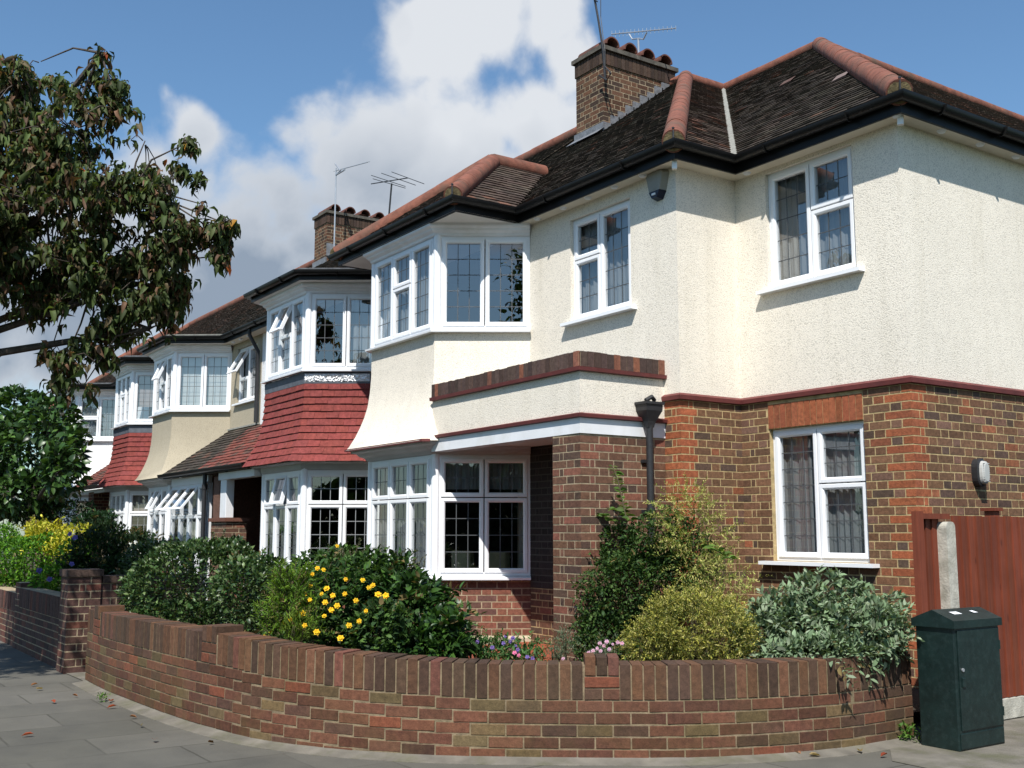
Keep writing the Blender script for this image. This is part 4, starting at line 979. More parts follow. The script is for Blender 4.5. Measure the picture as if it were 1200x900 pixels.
# gardens
gp_ = [tuple(wpt(LT*i/30)+Vector((-.0, .0))) for i in range(31)]
inner = []
for i in range(31):
    p = wpt(LT*i/30); q_ = wpt(LT*i/30+.01); t = (q_-p)
    t = t.normalized() if t.length > 1e-5 else Vector((0, 1)); inner.append((p.x-t.y*.2, p.y+t.x*.2))
sheet('garden_bed', inner+[(-5.0, 8.0), (-11.04, 8.0)], .13, M['soil']); sheet('neighbour_garden_bed', [(-60, 2.8), (-11.86, 2.8), (-11.86, 8), (-60, 8)], .12, M['soil'])
sheet('garden_path', [(-11.83, 2.56), (-11.06, 2.58), (-11.06, 8), (-11.83, 8)], .008, M['conc'])
sheet('concrete_apron', [(-5.1, 6.72), (-4.45, 5.9), (-3.0, 5.9), (-3.0, 12), (-4.9, 12)], .004, M['conc'])

# ================================================================== FENCE AND CABINET
M['fence'] = None
def wood_mat():
    m, nt = newmat('red_brown_fence_stain'); co_ = obj_co(nt)
    a = nt.n('ShaderNodeAttribute', attribute_name='Col').outputs['Color']
    g = nt.noise(scaled(nt, co_, (40, 40, 1.6)), 1.4, 6, .65); k = nt.noise(co_, 3.5, 4, .6)
    f = nt.m('MULTIPLY', nt.mr(g, .25, .75, .72, 1.25), nt.mr(k, .3, .7, .85, 1.15))
    base = nt.n('ShaderNodeVectorMath', {0: a, 3: f}, operation='SCALE').outputs[0]
    kn = nt.mr(nt.n('ShaderNodeTexVoronoi', {'Vector': scaled(nt, co_, (9, 9, 3.2)), 'Scale': 1.}).outputs['Distance'], .05, .13, .75, 0); base = nt.mix(kn, base, c4((.05, .012, .008)))
    bm = nt.n('ShaderNodeBump', {'Height': g, 'Strength': .35, 'Distance': .004})
    finish(nt, nt.n('ShaderNodeBsdfPrincipled', {'Base Color': base, 'Roughness': .75, 'Specular IOR Level': .25, 'Normal': bm})); return m
M['fence'] = wood_mat()
fen = thing('timber_fence', (-4.9, 10, 0), 'red-brown stained closeboard fence with a concrete post along the side of the house', 'fence')
def fcol(): return vary((.165, .042, .021), .18)
m = MB(); y = 7.33
while y < 15:
    w = .098; z1 = 1.545+R.uniform(-.004, .004); c = fcol()
    m.hexa([(-4.905, y, .17), (-4.884, y, .17), (-4.902, y+w+.012, .17), (-4.908, y+w+.012, .17), (-4.905, y, z1), (-4.884, y, z1), (-4.902, y+w+.012, z1), (-4.908, y+w+.012, z1)], 0, c); y += w
m.build('board_panel', M['fence'], fen)
m = MB()
for i, y in enumerate((6.985, 7.075, 7.155)):
    m.hexa([(-4.965, y, .17), (-4.945, y, .17), (-4.96, y+.10, .17), (-4.9655, y+.10, .17), (-4.965, y, 1.54), (-4.945, y, 1.54), (-4.96, y+.10, 1.54), (-4.9655, y+.10, 1.54)], 0, fcol())
m.box(-4.95, -4.90, 6.915, 6.99, .1, 1.575, 0, fcol()); m.box(-4.99, -4.91, 6.99, 7.33, 1.52, 1.56, 0, fcol()); m.build('recessed_panel', M['fence'], fen)
m = MB(); m.box(-4.93, -4.885, 7.33, 15, .01, .165); m.build('gravel_board', M['concrete'], fen, bevel=.006)
m = MB(); prof = [(7.135, 0)]
zt = 1.50; n = 12
Ys = lambda z: None
out = [(7.225, 0), (7.335, 0), (7.335, zt-.045)]+[(7.295+.04*math.cos(a), zt-.045+.045*math.sin(a)) for a in [math.pi/2*i/5 for i in range(1, 6)]]+[(7.265-.04*math.sin(a), zt-.045+.045*math.cos(a)) for a in [math.pi/2*i/5 for i in range(0, 6)]]
f0 = [(-4.875, y, z) for y, z in out]; f1 = [(-5.0, y, z) for y, z in out]; m.face(f0); m.face(f1)
for i in range(len(out)): j = (i+1) % len(out); m.face([f0[i], f0[j], f1[j], f1[i]])
m.build('concrete_post', M['concrete'], fen, bevel=.006)
m = MB(); m.box(-5.05, -4.97, 8.0, 8.08, 1.4, 1.59, 0, fcol()); m.box(-5.07, -4.95, 7.98, 8.10, 1.59, 1.615, 0, fcol()); m.build('capped_post', M['fence'], fen)
cab = thing('utility_cabinet', (-4.53, 6.78, 0), 'dark green metal street cabinet with a sloping lid, standing by the wall end', 'street cabinet')
CM = simple('dark_green_cabinet_paint', (.006, .016, .0145), .42, .3, 7, .08, 40, spec=.4, dirt=(.03, .05, .048), dirts=26, dirta=.3)
x0, x1, y0, y1 = -4.665, -4.375, 6.5, 7.015
m = MB(); m.box(x0, x1, y0, y1, 0, .80); m.build('body', CM, cab, bevel=.008)
m = MB(); m.box(x1, x1+.008, y0+.03, y1-.012, .13, .775); m.box(x1, x1+.006, y0+.012, y1-.012, .015, .115); m.build('door', CM, cab, bevel=.003)
m = MB(); m.box(x1+.004, x1+.02, y0+.05, y0+.08, .41, .47); m.build('handle', CM, cab, bevel=.003)
m = MB(); m.tube([(x1+.006, y0+.065, .52), (x1+.016, y0+.065, .52)], .012, 12); m.build('lock', M['alu'], cab)
for z in (.22, .66): m = MB(); m.tube([(x1+.006, y1-.012, z-.03), (x1+.006, y1-.012, z+.03)], .008, 8); m.build('hinge', CM, cab)
e = .018; xm = (x0+x1)/2; m = MB()
a = [(x0-e, z) for z in (.79, .845)]
pr = [(x0-e, .79), (x1+e, .79), (x1+e, .84), (xm, .905), (x0-e, .84)]
g0 = [(x, y0-e, z) for x, z in pr]; g1 = [(x, y1+e, z) for x, z in pr]; m.face(g0); m.face(g1)
for i in range(5): j = (i+1) % 5; m.face([g0[i], g0[j], g1[j], g1[i]])
m.build('lid', CM, cab, bevel=.006)
slp = (.905-.84)/(x1+e-xm)
def sticker(y, x, w, h):
    m = MB(); zf = lambda xx: .905-(xx-xm)*slp+.004
    m.face([(x, y, zf(x)), (x+h, y+.01, zf(x+h)), (x+h, y+w, zf(x+h)), (x, y+w-.02, zf(x))]); m.build('sticker', M['upvc'], cab)
sticker(6.60, -4.47, .10, .035); sticker(6.83, -4.47, .06, .03)
# ================================================================== FOLIAGE
RN = np.random.default_rng(11)
def B(px_, py_, Y, rx, ry=None, rd=None):
    c = at(px_, py_, Y); k = (c-EYEP).dot(VD)/FPX; ry = rx if ry is None else ry; rd = rx*.85 if rd is None else rd
    return (np.array(c), np.array([rx*k, rd*k, ry*k]))
AXR = np.array([list(RT), list(FW), [0, 0, 1]])   # blob axes: across, deep, up
def shell(blobs, n, inner=.55, lump=.22, lfreq=2.2, zmin=None):
    w = np.array([b[1][0]*b[1][2]+b[1][0]*b[1][1] for b in blobs]); w = w/w.sum(); P_, N_ = [], []
    for (c, r), wi in zip(blobs, w):
        k = int(n*wi*1.5)+4; d = RN.normal(size=(k, 3)); d /= np.linalg.norm(d, axis=1)[:, None]
        t = inner+(1-inner)*RN.random(k)**.45
        lm = np.array([noise.noise(Vector(((c+dd*r)*lfreq).tolist())) for dd in d]); t = t*(1+lump*lm*2)
        p = c+((d*r)*t[:, None])@AXR; nn = (d/r)@AXR; nn /= np.linalg.norm(nn, axis=1)[:, None]
        keep = np.ones(k, bool)
        for (c2, r2) in blobs:
            if c2 is c: continue
            q = ((p-c2)@AXR.T)/r2; keep &= (np.linalg.norm(q, axis=1) > inner*.9)
        P_.append(p[keep]); N_.append(nn[keep])
    P_ = np.concatenate(P_); N_ = np.concatenate(N_)
    if zmin is not None: k = P_[:, 2] > zmin; P_, N_ = P_[k], N_[k]
    if len(P_) > n: i = RN.permutation(len(P_))[:n]; P_, N_ = P_[i], N_[i]
    return P_, N_
def leafmesh(name, parent, mat, P_, D_, size, aspect=.5, cols=None, curl=.25, colvar=.25, sizevar=.3, updir=None):
    """one folded, curled leaf per point: P base, D pointing direction"""
    n = len(P_); D = D_/np.linalg.norm(D_, axis=1)[:, None]; up = RN.normal(size=(n, 3))*.5 + (np.array([0, 0, 1.]) if updir is None else updir)
    S = np.cross(D, up); S /= np.linalg.norm(S, axis=1)[:, None]+1e-9; Nn = np.cross(S, D)
    L = size*(1+sizevar*RN.normal(size=n)).clip(.45, 1.7); W = L*aspect*.5; c = curl*L
    o = lambda a, b, h: P_+D*(L*a)[:, None]+S*(W*b)[:, None]+Nn*(h)[:, None]
    V = np.stack([o(0, 0, 0*L), o(.45, 0, c*.35), o(1, 0, -c*.5), o(.28, .85, c*.55), o(.65, .8, c*.3), o(.28, -.85, c*.55), o(.65, -.8, c*.3)], 1).reshape(-1, 3)
    F = np.array([[0, 1, 3], [1, 4, 3], [1, 2, 4], [0, 5, 1], [1, 5, 6], [1, 6, 2]])
    idx = (np.arange(n)*7)[:, None, None]+F[None]; idx = idx.reshape(-1, 3)
    off = np.zeros(3); q = parent
    while q is not None: off += np.array(q.location); q = q.parent
    V = V-off
    me = bpy.data.meshes.new(name); me.vertices.add(len(V)); me.vertices.foreach_set('co', V.astype(np.float32).ravel())
    me.loops.add(len(idx)*3); me.loops.foreach_set('vertex_index', idx.astype(np.int32).ravel())
    me.polygons.add(len(idx)); me.polygons.foreach_set('loop_start', np.arange(0, len(idx)*3, 3, dtype=np.int32)); me.update(calc_edges=True)
    cols = np.array(cols if cols is not None else [(.05, .1, .02)]); ci = RN.integers(0, len(cols), n); cc = cols[ci]*(1+colvar*RN.normal(size=(n, 1))).clip(.4, 1.8)
    cc = np.concatenate([cc, np.ones((n, 1))], 1); cc = np.repeat(cc, 18, axis=0)
    at_ = me.color_attributes.new('Col', 'FLOAT_COLOR', 'CORNER'); at_.data.foreach_set('color', cc.astype(np.float32).ravel())
    me.polygons.foreach_set('use_smooth', [True]*len(idx))
    me.materials.append(mat); ob = bpy.data.objects.new(name, me); COL.objects.link(ob)
    if parent is not None: ob.parent = parent
    return ob
def bush(name, label, cat, blobs, n, size, aspect, cols, mat='leaf', inner=.5, lump=.22, dirw=(.6, .5, .5), stems=6, curl=.25, group=None, lfreq=2.2, zmin=None, ground=.13, colvar=.3, stray=70):
    c0 = blobs[0][0]; t = thing(name, (float(c0[0]), float(c0[1]), ground), label, cat, group)
    P_, N_ = shell(blobs, n, inner, lump, lfreq, zmin)
    D_ = N_*dirw[0]+np.array([0, 0, 1.])*dirw[1]+RN.normal(size=P_.shape)*dirw[2]
    leafmesh('foliage', t, M[mat], P_, D_, size, aspect, cols, curl, colvar)
    m = MB()
    for b in blobs[:stems]:
        for k in range(3):
            tip = Vector((b[0]+np.array([R.uniform(-.5, .5)*b[1][0], R.uniform(-.5, .5)*b[1][1], R.uniform(-.1, .6)*b[1][2]])).tolist())
            base = Vector((float(c0[0])+R.uniform(-.08, .08), float(c0[1])+R.uniform(-.08, .08), ground)); mid = base.lerp(tip, .5)+Vector((R.uniform(-.06, .06), R.uniform(-.06, .06), .05))
            m.tube([base, mid, tip], [.014, .010, .005], 6)
    m.build('stems', M['stem'], t)
    if stray and size < .2: spray(t, blobs[:4], stray, .16+size, size*.95, aspect, list(cols)+[(.16, .12, .05)], mat, (.9, .6, .6), nl=7, name='stray_shoots', droop=.35, stem=False)
    return t
def spray(t, blobs, n, L, size, aspect, cols, mat='leaf', dirw=(.8, .7, .35), nl=14, stemcol='stem', name='sprays', droop=.2, stem=True):
    """feathery or whippy shoots: leaves in two rows along curved stems"""
    P_, N_ = shell(blobs, n, .5, .2); LP, LD = [], []; m = MB()
    for p, nn in zip(P_, N_):
        d = nn*dirw[0]+np.array([0, 0, 1.])*dirw[1]+RN.normal(size=3)*dirw[2]; d /= np.linalg.norm(d); s = np.cross(d, RN.normal(size=3)); s /= np.linalg.norm(s)
        l = L*RN.uniform(.6, 1.2); pts = []
        for k in range(nl):
            f = (k+1)/nl; q = p+d*l*f-np.array([0, 0, 1.])*droop*l*f*f; pts.append(q)
            for sg in (-1, 1): LP.append(q); LD.append(d*.7+s*sg*(1-.3*f)+RN.normal(size=3)*.2)
        if stem: m.tube([Vector(p.tolist()), Vector(pts[nl//2].tolist()), Vector(pts[-1].tolist())], [.004, .003, .0015], 4, cap=False)
    leafmesh(name, t, M[mat], np.array(LP), np.array(LD), size, aspect, cols, .15)
    if stem: m.build('shoots', M[stemcol], t)
def flowers(t, pts, r, col, name='bloom', petals=12, cen=None, layers=2):
    for p in pts:
        p = Vector(p); m = MB(); ax = (EYEP-p).normalized()+Vector((R.uniform(-.5, .5), R.uniform(-.5, .5), R.uniform(.1, .7))); ax.normalize()
        u = ax.orthogonal().normalized(); w = ax.cross(u); rr = r*R.uniform(.75, 1.15); cc = vary(col, .12)
        for ly in range(layers):
            for k in range(petals//layers):
                a = 2*math.pi*(k+.5*ly)/(petals//layers)+R.uniform(-.15, .15); dr = u*math.cos(a)+w*math.sin(a); sd = u*-math.sin(a)+w*math.cos(a); f = 1-.38*ly; h = ax*rr*(.15+.45*ly)
                wd = rr*(2.6/(petals/layers))*1.0*f
                m.face([p+h*.3, p+dr*rr*.55*f+sd*wd+h, p+dr*rr*f+h*.9, p+dr*rr*.55*f-sd*wd+h], 0, vary(cc, .1))
        if cen: m.tube([p, p+ax*rr*.35], rr*.25, 7, 0, cen)
        m.build(name, M['petal'], t)
G1 = [(.028, .055, .014), (.018, .04, .012), (.045, .075, .022)]
# clipped evergreen
bush('evergreen_shrub', 'large rounded dark green evergreen shrub bulging over the curved brick wall', 'shrub',
     [B(235, 690, 3.55, 92, 58, 66), B(185, 675, 3.6, 42, 42, 40), B(285, 700, 3.5, 38, 44, 38), B(210, 728, 3.25, 60, 22, 30), B(270, 655, 3.8, 28, 24, 25), B(165, 715, 3.3, 26, 26, 24), B(315, 672, 3.9, 22, 20, 20)], 24000, .042, .55,
     [(.038, .080, .022), (.024, .054, .017), (.06, .105, .03), (.09, .13, .045)], 'leaf_gloss', .7, .08, (.9, .35, .6), lfreq=3)
t = bush('feathery_green_plant', 'bright lime green feathery plant between the dark evergreen and the yellow roses', 'plant', [B(340, 706, 3.3, 18, 32, 16), B(350, 735, 3.25, 20, 20, 16)], 1200, .03, .2, [(.11, .17, .02)], dirw=(.5, .9, .3))
spray(t, [B(342, 706, 3.3, 18, 34, 16), B(338, 735, 3.25, 24, 16, 16)], 210, .16, .035, .22, [(.13, .22, .02), (.08, .16, .02)], dirw=(.5, .9, .3))
tr_ = bush('yellow_rose_bush', 'rose bush with many yellow blooms behind the curved wall', 'rose bush',
     [B(400, 715, 3.95, 60, 55, 45), B(352, 745, 3.75, 40, 32, 30), B(430, 680, 4.2, 48, 34, 35), B(440, 740, 4.0, 40, 34, 30), B(372, 668, 4.2, 26, 18, 20), B(402, 655, 4.3, 26, 18, 20)], 11000, .048, .6,
     [(.045, .095, .024), (.028, .06, .02), (.07, .13, .03)], 'leaf', .35, .3, (.5, .4, .8))
spray(tr_, [B(395, 720, 3.85, 66, 50, 45)], 110, .2, .05, .45, [(.05, .11, .02), (.03, .07, .02)], nl=6, dirw=(.7, .8, .4))
spray(tr_, [B(425, 668, 4.3, 70, 22, 30)], 90, .16, .02, .5, [(.16, .15, .09), (.09, .10, .05)], nl=8, dirw=(.5, .9, .5), name='dry_sprays')
rose = [(372, 666), (366, 673), (379, 668), (364, 687), (357, 696), (383, 690), (377, 696), (390, 698), (405, 679), (425, 680), (432, 689), (437, 686), (404, 696), (381, 706), (395, 710), (349, 719), (355, 719), (380, 722), (429, 716), (326, 734), (333, 730), (310, 746), (357, 733), (409, 733), (421, 728), (318, 741), (341, 726), (363, 703), (350, 707), (388, 715), (417, 704), (371, 741), (399, 748), (452, 698), (443, 697), (395, 640)]
flowers(tr_, [at(x, y, 3.08+(775-y)*.0036) for x, y in rose], .024, (.85, .56, .035), 'rose_bloom', 12)
bush('laurel_shrub', 'shrub with long glossy green leaves standing just right of the yellow roses', 'shrub', [B(480, 722, 4.45, 56, 50, 45), B(515, 748, 4.5, 38, 28, 30), B(455, 690, 4.5, 40, 34, 30), B(500, 760, 4.35, 52, 18, 26)], 4200, .085, .42,
     [(.028, .07, .014), (.018, .045, .012), (.05, .11, .02)], 'leaf_gloss', .45, .25, (.8, .2, .7))
fl = bush('flowering_bedding', 'small purple and pink garden flowers in front of the porch step', 'flowers', [B(575, 762, 4.9, 26, 12, 20), B(610, 768, 4.8, 24, 10, 16)], 1500, .035, .4, [(.05, .12, .03), (.08, .16, .05)], inner=.2, lump=.3, dirw=(.3, .9, .6), zmin=.2)
flowers(fl, [at(x, y, 4.75) for x, y in ((592, 746), (598, 752), (604, 757), (601, 748), (607, 762), (618, 770), (624, 772), (590, 754), (577, 759), (560, 752))], .019, (.22, .15, .42), 'purple_bloom', 10)
flowers(fl, [at(x, y, 4.7) for x, y in ((597, 761), (603, 765), (608, 768))], .018, (.75, .22, .38), 'pink_bloom', 10)
fp = bush('pink_daisy_clump', 'grey-leaved clump with pale pink pompom flowers left of the yellow heath bush', 'flowers', [B(662, 752, 5.1, 14, 20, 12), B(705, 768, 5.0, 22, 12, 14), B(650, 768, 4.9, 12, 9, 9)], 1500, .02, .25, [(.13, .16, .10), (.09, .13, .07)], inner=.1, dirw=(.3, 1., .5), zmin=.2)
flowers(fp, [at(x, y, 4.9) for x, y in ((703, 754), (708, 757), (700, 760), (695, 763), (690, 765), (704, 763), (711, 752), (718, 755), (724, 753), (729, 754), (660, 772), (714, 761))], .016, (.70, .45, .60), 'pink_bloom', 16)
cl = bush('climbing_shrub', 'tall dark green climbing shrub against the porch brick pier and downpipe', 'shrub',
     [B(748, 690, 6.45, 62, 55, 38), B(715, 745, 6.2, 40, 36, 30), B(770, 640, 6.6, 42, 34, 25), B(725, 640, 6.5, 26, 26, 18), B(690, 755, 6.0, 20, 24, 18), B(800, 660, 6.7, 34, 40, 22)], 15000, .032, .6,
     [(.042, .088, .02), (.024, .054, .016), (.07, .12, .03)], 'leaf', .5, .3, (.7, .3, .8))
for pts in (((735, 612), (729, 585), (724, 562), (717, 545)), ((722, 612), (708, 604), (693, 606), (684, 616)), ((740, 610), (728, 600), (712, 596)), ((830, 640), (845, 648), (858, 656))):
    m = MB(); LP = []; LD = []; q = [at(x, y, 6.35) for x, y in pts]; m.tube(q, .005, 5)
    for a, b in zip(q[:-1], q[1:]):
        for k in range(8):
            p = a.lerp(b, k/8)
            for s_ in (-1, 1): LP.append(list(p)); LD.append([R.uniform(-.3, .3)+s_*.8*RT.x, s_*.8*RT.y, R.uniform(-.1, .5)])
    m.build('tendril_stem', M['stem'], cl); leafmesh('tendril', cl, M['leaf'], np.array(LP), np.array(LD), .055, .6, [(.06, .12, .02), (.10, .17, .03)])
yl = [(.30, .28, .05), (.19, .21, .04), (.46, .42, .15), (.09, .12, .03), (.34, .31, .07)]
th = bush('yellow_heath_bush', 'bushy golden yellow twiggy conifer shrub in front of the climbing shrub', 'shrub', [B(812, 740, 5.55, 62, 44, 45), B(770, 755, 5.4, 34, 24, 26), B(850, 750, 5.6, 30, 30, 26)], 4500, .016, .4, [(.09, .10, .02), (.05, .07, .02)], 'leaf_matt', .4, .15, (.7, .5, .6))
spray(th, [B(812, 738, 5.55, 60, 42, 42), B(768, 755, 5.35, 34, 24, 26), B(852, 748, 5.6, 28, 30, 26)], 2100, .12, .017, .34, yl, 'leaf_matt', nl=9, dirw=(.8, .5, .5), stem=False)
ty = bush('variegated_shrub', 'loose shrub with thin yellow-edged shoots between the heath bush and the orange quoin bricks', 'shrub', [B(815, 640, 6.75, 28, 48, 18), B(840, 665, 6.8, 20, 26, 14)], 900, .025, .4, [(.10, .13, .03)], 'leaf', .2, .3, (.5, .6, .6))
spray(ty, [B(812, 630, 6.7, 32, 50, 18), B(845, 680, 6.6, 28, 20, 14)], 330, .22, .026, .3, [(.46, .42, .15), (.20, .26, .05), (.34, .36, .10)], 'leaf', nl=9, dirw=(.8, .6, .5), stem=False)
sg = [(.18, .245, .145), (.14, .205, .11), (.25, .30, .20), (.155, .22, .12)]
bd = bush('silver_leaf_shrub', 'silvery grey-green shrub spilling over the right end of the curved wall', 'shrub', [B(968, 735, 6.25, 72, 40, 45), B(905, 748, 6.0, 44, 28, 30), B(1018, 748, 6.35, 42, 30, 26), B(960, 765, 5.95, 74, 18, 26)], 7500, .052, .42, sg, 'leaf_matt', .4, .25, (.9, .3, .6))
spray(bd, [B(965, 722, 6.3, 76, 42, 42), B(1015, 748, 6.3, 44, 30, 26), B(900, 742, 6.1, 34, 30, 26)], 420, .15, .05, .42, sg, 'leaf_matt', nl=6, dirw=(.8, .6, .4), droop=.3)
for i, (x, y, Y, lab) in enumerate(((1040, 855, 6.28, 'small green weed with reddish stems at the foot of the curved wall'), (1065, 862, 6.5, 'tiny green weed beside the dark green cabinet base'), (120, 815, 2.5, 'tiny tuft of grass at the foot of the wall near the gateway'))):
    g_ = atz(x, y+6, .01); sc_ = .09 if i < 2 else .05; t = thing('weed', tuple(g_), lab, 'weed', 'weeds along the foot of the wall')
    P_ = np.array(g_)+RN.normal(size=(90, 3))*[sc_*.45, sc_*.45, 0]+RN.random((90, 1))*[0, 0, sc_*1.1]; leafmesh('leaves', t, M['leaf'], P_, RN.normal(size=(90, 3))+[0, 0, .6], .035 if i < 2 else .02, .5, [(.06, .14, .02), (.10, .18, .03)])
# left side gardens
bush('privet_hedge', 'bright green leafy hedge hanging over the low front wall', 'hedge', [B(40, 655, 3.15, 62, 30, 40), B(-20, 650, 3.2, 60, 36, 40), B(70, 680, 3.0, 32, 22, 24), B(20, 690, 2.95, 40, 18, 22), B(90, 660, 3.1, 22, 26, 20)], 13000, .048, .6,
     [(.07, .18, .012), (.04, .12, .01), (.12, .25, .02)], 'leaf', .6, .2, (.8, .3, .7))
bush('golden_shrub', 'yellow and lime variegated shrub above the bright green hedge', 'shrub', [B(58, 628, 3.6, 32, 14, 18), B(92, 632, 3.5, 16, 14, 12), B(45, 620, 3.6, 14, 8, 8), B(70, 643, 3.4, 20, 12, 10)], 3000, .05, .55, [(.46, .42, .03), (.30, .33, .03), (.55, .50, .07)], 'leaf', .4, .3)
dk = bush('dark_leafy_shrub', 'dark shaded shrub with small mauve flowers behind the gate pier', 'shrub', [B(118, 650, 3.2, 34, 30, 26), B(95, 672, 3.0, 24, 18, 18), B(140, 668, 3.3, 30, 24, 22), B(155, 640, 4.0, 22, 16, 16), B(120, 625, 3.8, 26, 12, 16)], 7500, .045, .5, [(.015, .032, .012), (.025, .05, .016)], 'leaf', .4, .35, zmin=.2)
flowers(dk, [at(x, y, 2.75) for x, y in ((84, 661), (46, 669), (58, 679), (88, 630), (82, 626))], .04, (.16, .13, .45), 'mauve_bloom', 10)
wf = bush('white_flowering_shrub', 'shrub with a loose scatter of white blossom by the tan house window', 'shrub', [B(165, 640, 5.0, 26, 14, 16), B(150, 632, 5.2, 16, 10, 12)], 1200, .05, .5, [(.02, .05, .014)], 'leaf', .3, .4)
flowers(wf, [at(R.uniform(150, 190), R.uniform(634, 648), 4.6) for _ in range(26)], .035, (.8, .8, .78), 'white_bloom', 8, layers=1)
bush('hydrangea_bush', 'low dark green bush under the bay window of the farther red-tiled house', 'shrub', [B(60, 602, 5.0, 42, 20, 26), B(110, 612, 4.8, 30, 14, 20)], 3500, .06, .55, [(.015, .04, .016), (.025, .06, .02)], 'leaf', .5, .3)
cf = bush('brown_tinged_conifer', 'bronze-green feathery conifer at the left edge below the broad leafy tree', 'conifer', [B(12, 590, 5.2, 36, 26, 26), B(-20, 580, 5.2, 30, 34, 24)], 1500, .04, .2, [(.04, .05, .015)], 'leaf', .5, .2)
spray(cf, [B(12, 590, 5.2, 36, 26, 26), B(-20, 580, 5.2, 30, 34, 24)], 350, .4, .07, .2, [(.06, .07, .015), (.035, .055, .015)], nl=9)
def tree(name, label, base, blobs, n, size, aspect, cols, mat, trunk_r, dirw, inner=.5, lump=.25, cat='tree', **k):
    t = thing(name, base, label, cat); P_, N_ = shell(blobs, n, inner, lump, k.get('lfreq', 1.2)); D_ = N_*dirw[0]+np.array([0, 0, 1.])*dirw[1]+RN.normal(size=P_.shape)*dirw[2]
    leafmesh('crown', t, M[mat], P_, D_, size, aspect, cols, .3)
    m = MB(); b = Vector(base); top = Vector(blobs[0][0].tolist()); fork = b.lerp(top, .55)
    m.tube([b, b.lerp(fork, .5)+Vector((.05, .03, 0)), fork], [trunk_r*1.25, trunk_r, trunk_r*.8], 12)
    for bl in blobs:
        e = Vector(bl[0].tolist()); mid = fork.lerp(e, .5)+Vector((R.uniform(-.2, .2), R.uniform(-.2, .2), R.uniform(0, .25))); m.tube([fork, mid, e], [trunk_r*.6, trunk_r*.35, trunk_r*.12], 8)
    m.build('trunk', M['bark'], t, smooth=True); return t
c = at(40, 560, 4.6)
tree('broadleaf_tree', 'broad-leaved green garden tree hiding the farthest white house', (c.x, c.y, 0), [B(35, 525, 4.6, 52, 46, 44), B(60, 490, 4.7, 26, 26, 24), B(10, 485, 4.5, 40, 28, 34), B(72, 550, 4.6, 22, 32, 22), B(-30, 540, 4.6, 50, 60, 44), B(30, 580, 4.5, 50, 22, 36), B(82, 520, 4.8, 12, 16, 12)],
     9000, .17, .6, [(.035, .08, .018), (.022, .05, .014), (.06, .12, .025)], 'leaf_gloss', .09, (.8, .1, .6), .55)

# the street tree overhead: drooping leaves in clusters at the twig ends
TC = Vector((-12.7, .75, 0)); TY = lambda d: d
def BD(px_, py_, depth, r, ry=None):
    depth *= 1.17
    rr = ray(px_, py_); c_ = EYEP+rr*(depth/FPX); k = depth/FPX; return (np.array(c_), np.array([r*k, r*k*.9, (ry or r)*k]))
crown = [BD(-130, 230, 8.6, 150, 140), (np.array([-11.9, -.2, 4.9]), np.array([1.3, 1.2, 1.0])), (np.array([-10.5, .1, 4.7]), np.array([1.1, 1.1, .9])), BD(118, 62, 8.7, 9, 9), BD(48, 72, 8.9, 14, 9), BD(232, 238, 8.4, 14, 10), BD(262, 283, 8.4, 10, 10), BD(192, 395, 8.6, 11, 22), BD(213, 330, 8.5, 14, 14), BD(66, 446, 8.7, 10, 14), BD(98, 452, 8.7, 10, 8), BD(160, 300, 8.5, 30, 18), BD(232, 205, 8.5, 9, 7), BD(170, 165, 8.6, 16, 14), BD(10, 200, 8.9, 90, 95), BD(-10, 120, 9.2, 60, 50), BD(85, 150, 8.7, 60, 45), BD(60, 240, 8.6, 85, 75), BD(150, 235, 8.5, 60, 52), BD(195, 215, 8.5, 30, 26), BD(205, 275, 8.4, 42, 30), BD(248, 268, 8.4, 30, 16),
         BD(110, 330, 8.7, 66, 55), BD(170, 330, 8.6, 44, 44), BD(60, 300, 8.8, 70, 60), BD(130, 385, 8.7, 40, 24), BD(175, 385, 8.6, 24, 26), BD(20, 330, 9.0, 60, 34), BD(88, 425, 8.7, 26, 30), BD(60, 410, 8.7, 16, 24), BD(100, 100, 8.8, 30, 20), BD(140, 125, 8.7, 24, 26), BD(133, 92, 8.7, 14, 18), BD(30, 90, 9.0, 36, 20), BD(218, 168, 8.5, 12, 9), BD(265, 262, 8.4, 14, 7), BD(232, 292, 8.4, 34, 26), BD(255, 300, 8.4, 18, 18), BD(185, 362, 8.6, 36, 40), BD(115, 425, 8.6, 26, 26), BD(45, 350, 8.9, 46, 34)]
t = thing('street_tree', tuple(TC), 'street tree with drooping dull green and reddish leaves reaching in from the pavement edge', 'tree')
P_, N_ = shell(crown, 9500, .25, .38, 2.6); kp_ = np.array([noise.noise(Vector((p*2.9).tolist()))+.5*noise.noise(Vector((p*6.5).tolist())) > -.06 for p in P_]); P_, N_ = P_[kp_], N_[kp_]; LP, LD, tw = [], [], MB()
for p, nn in zip(P_, N_):
    k = RN.integers(5, 9); ax = nn+RN.normal(size=3)*.4; a0 = RN.random()*6.28
    for j in range(k):
        a = a0+6.283*j/k+RN.normal()*.3; LP.append(p+RN.normal(size=3)*.018); LD.append([math.cos(a)*.62, math.sin(a)*.62, -.75+RN.normal()*.25])
LP = np.array(LP); LD = np.array(LD)
leafmesh('crown', t, M['leaf'], LP, LD, .088, .42, [(.065, .09, .028), (.045, .068, .022), (.09, .11, .04), (.105, .08, .042), (.065, .095, .028), (.055, .075, .025), (.125, .07, .042)], .55, .35, .4)
nr = RN.choice(len(LP), 90, replace=False); leafmesh('autumn_leaves', t, M['leaf'], LP[nr]+.01, LD[nr], .09, .45, [(.36, .09, .02), (.28, .14, .02), (.30, .07, .03)], .4)
m = MB(); fork = TC+Vector((0, 0, 2.3)); m.tube([TC, TC+Vector((.03, .02, 1.2)), fork], [.15, .12, .11], 14)
hubs = [0, 1, 2, 3, 14, 15, 17, 18, 22, 23, 24, 26]
hubp = {}
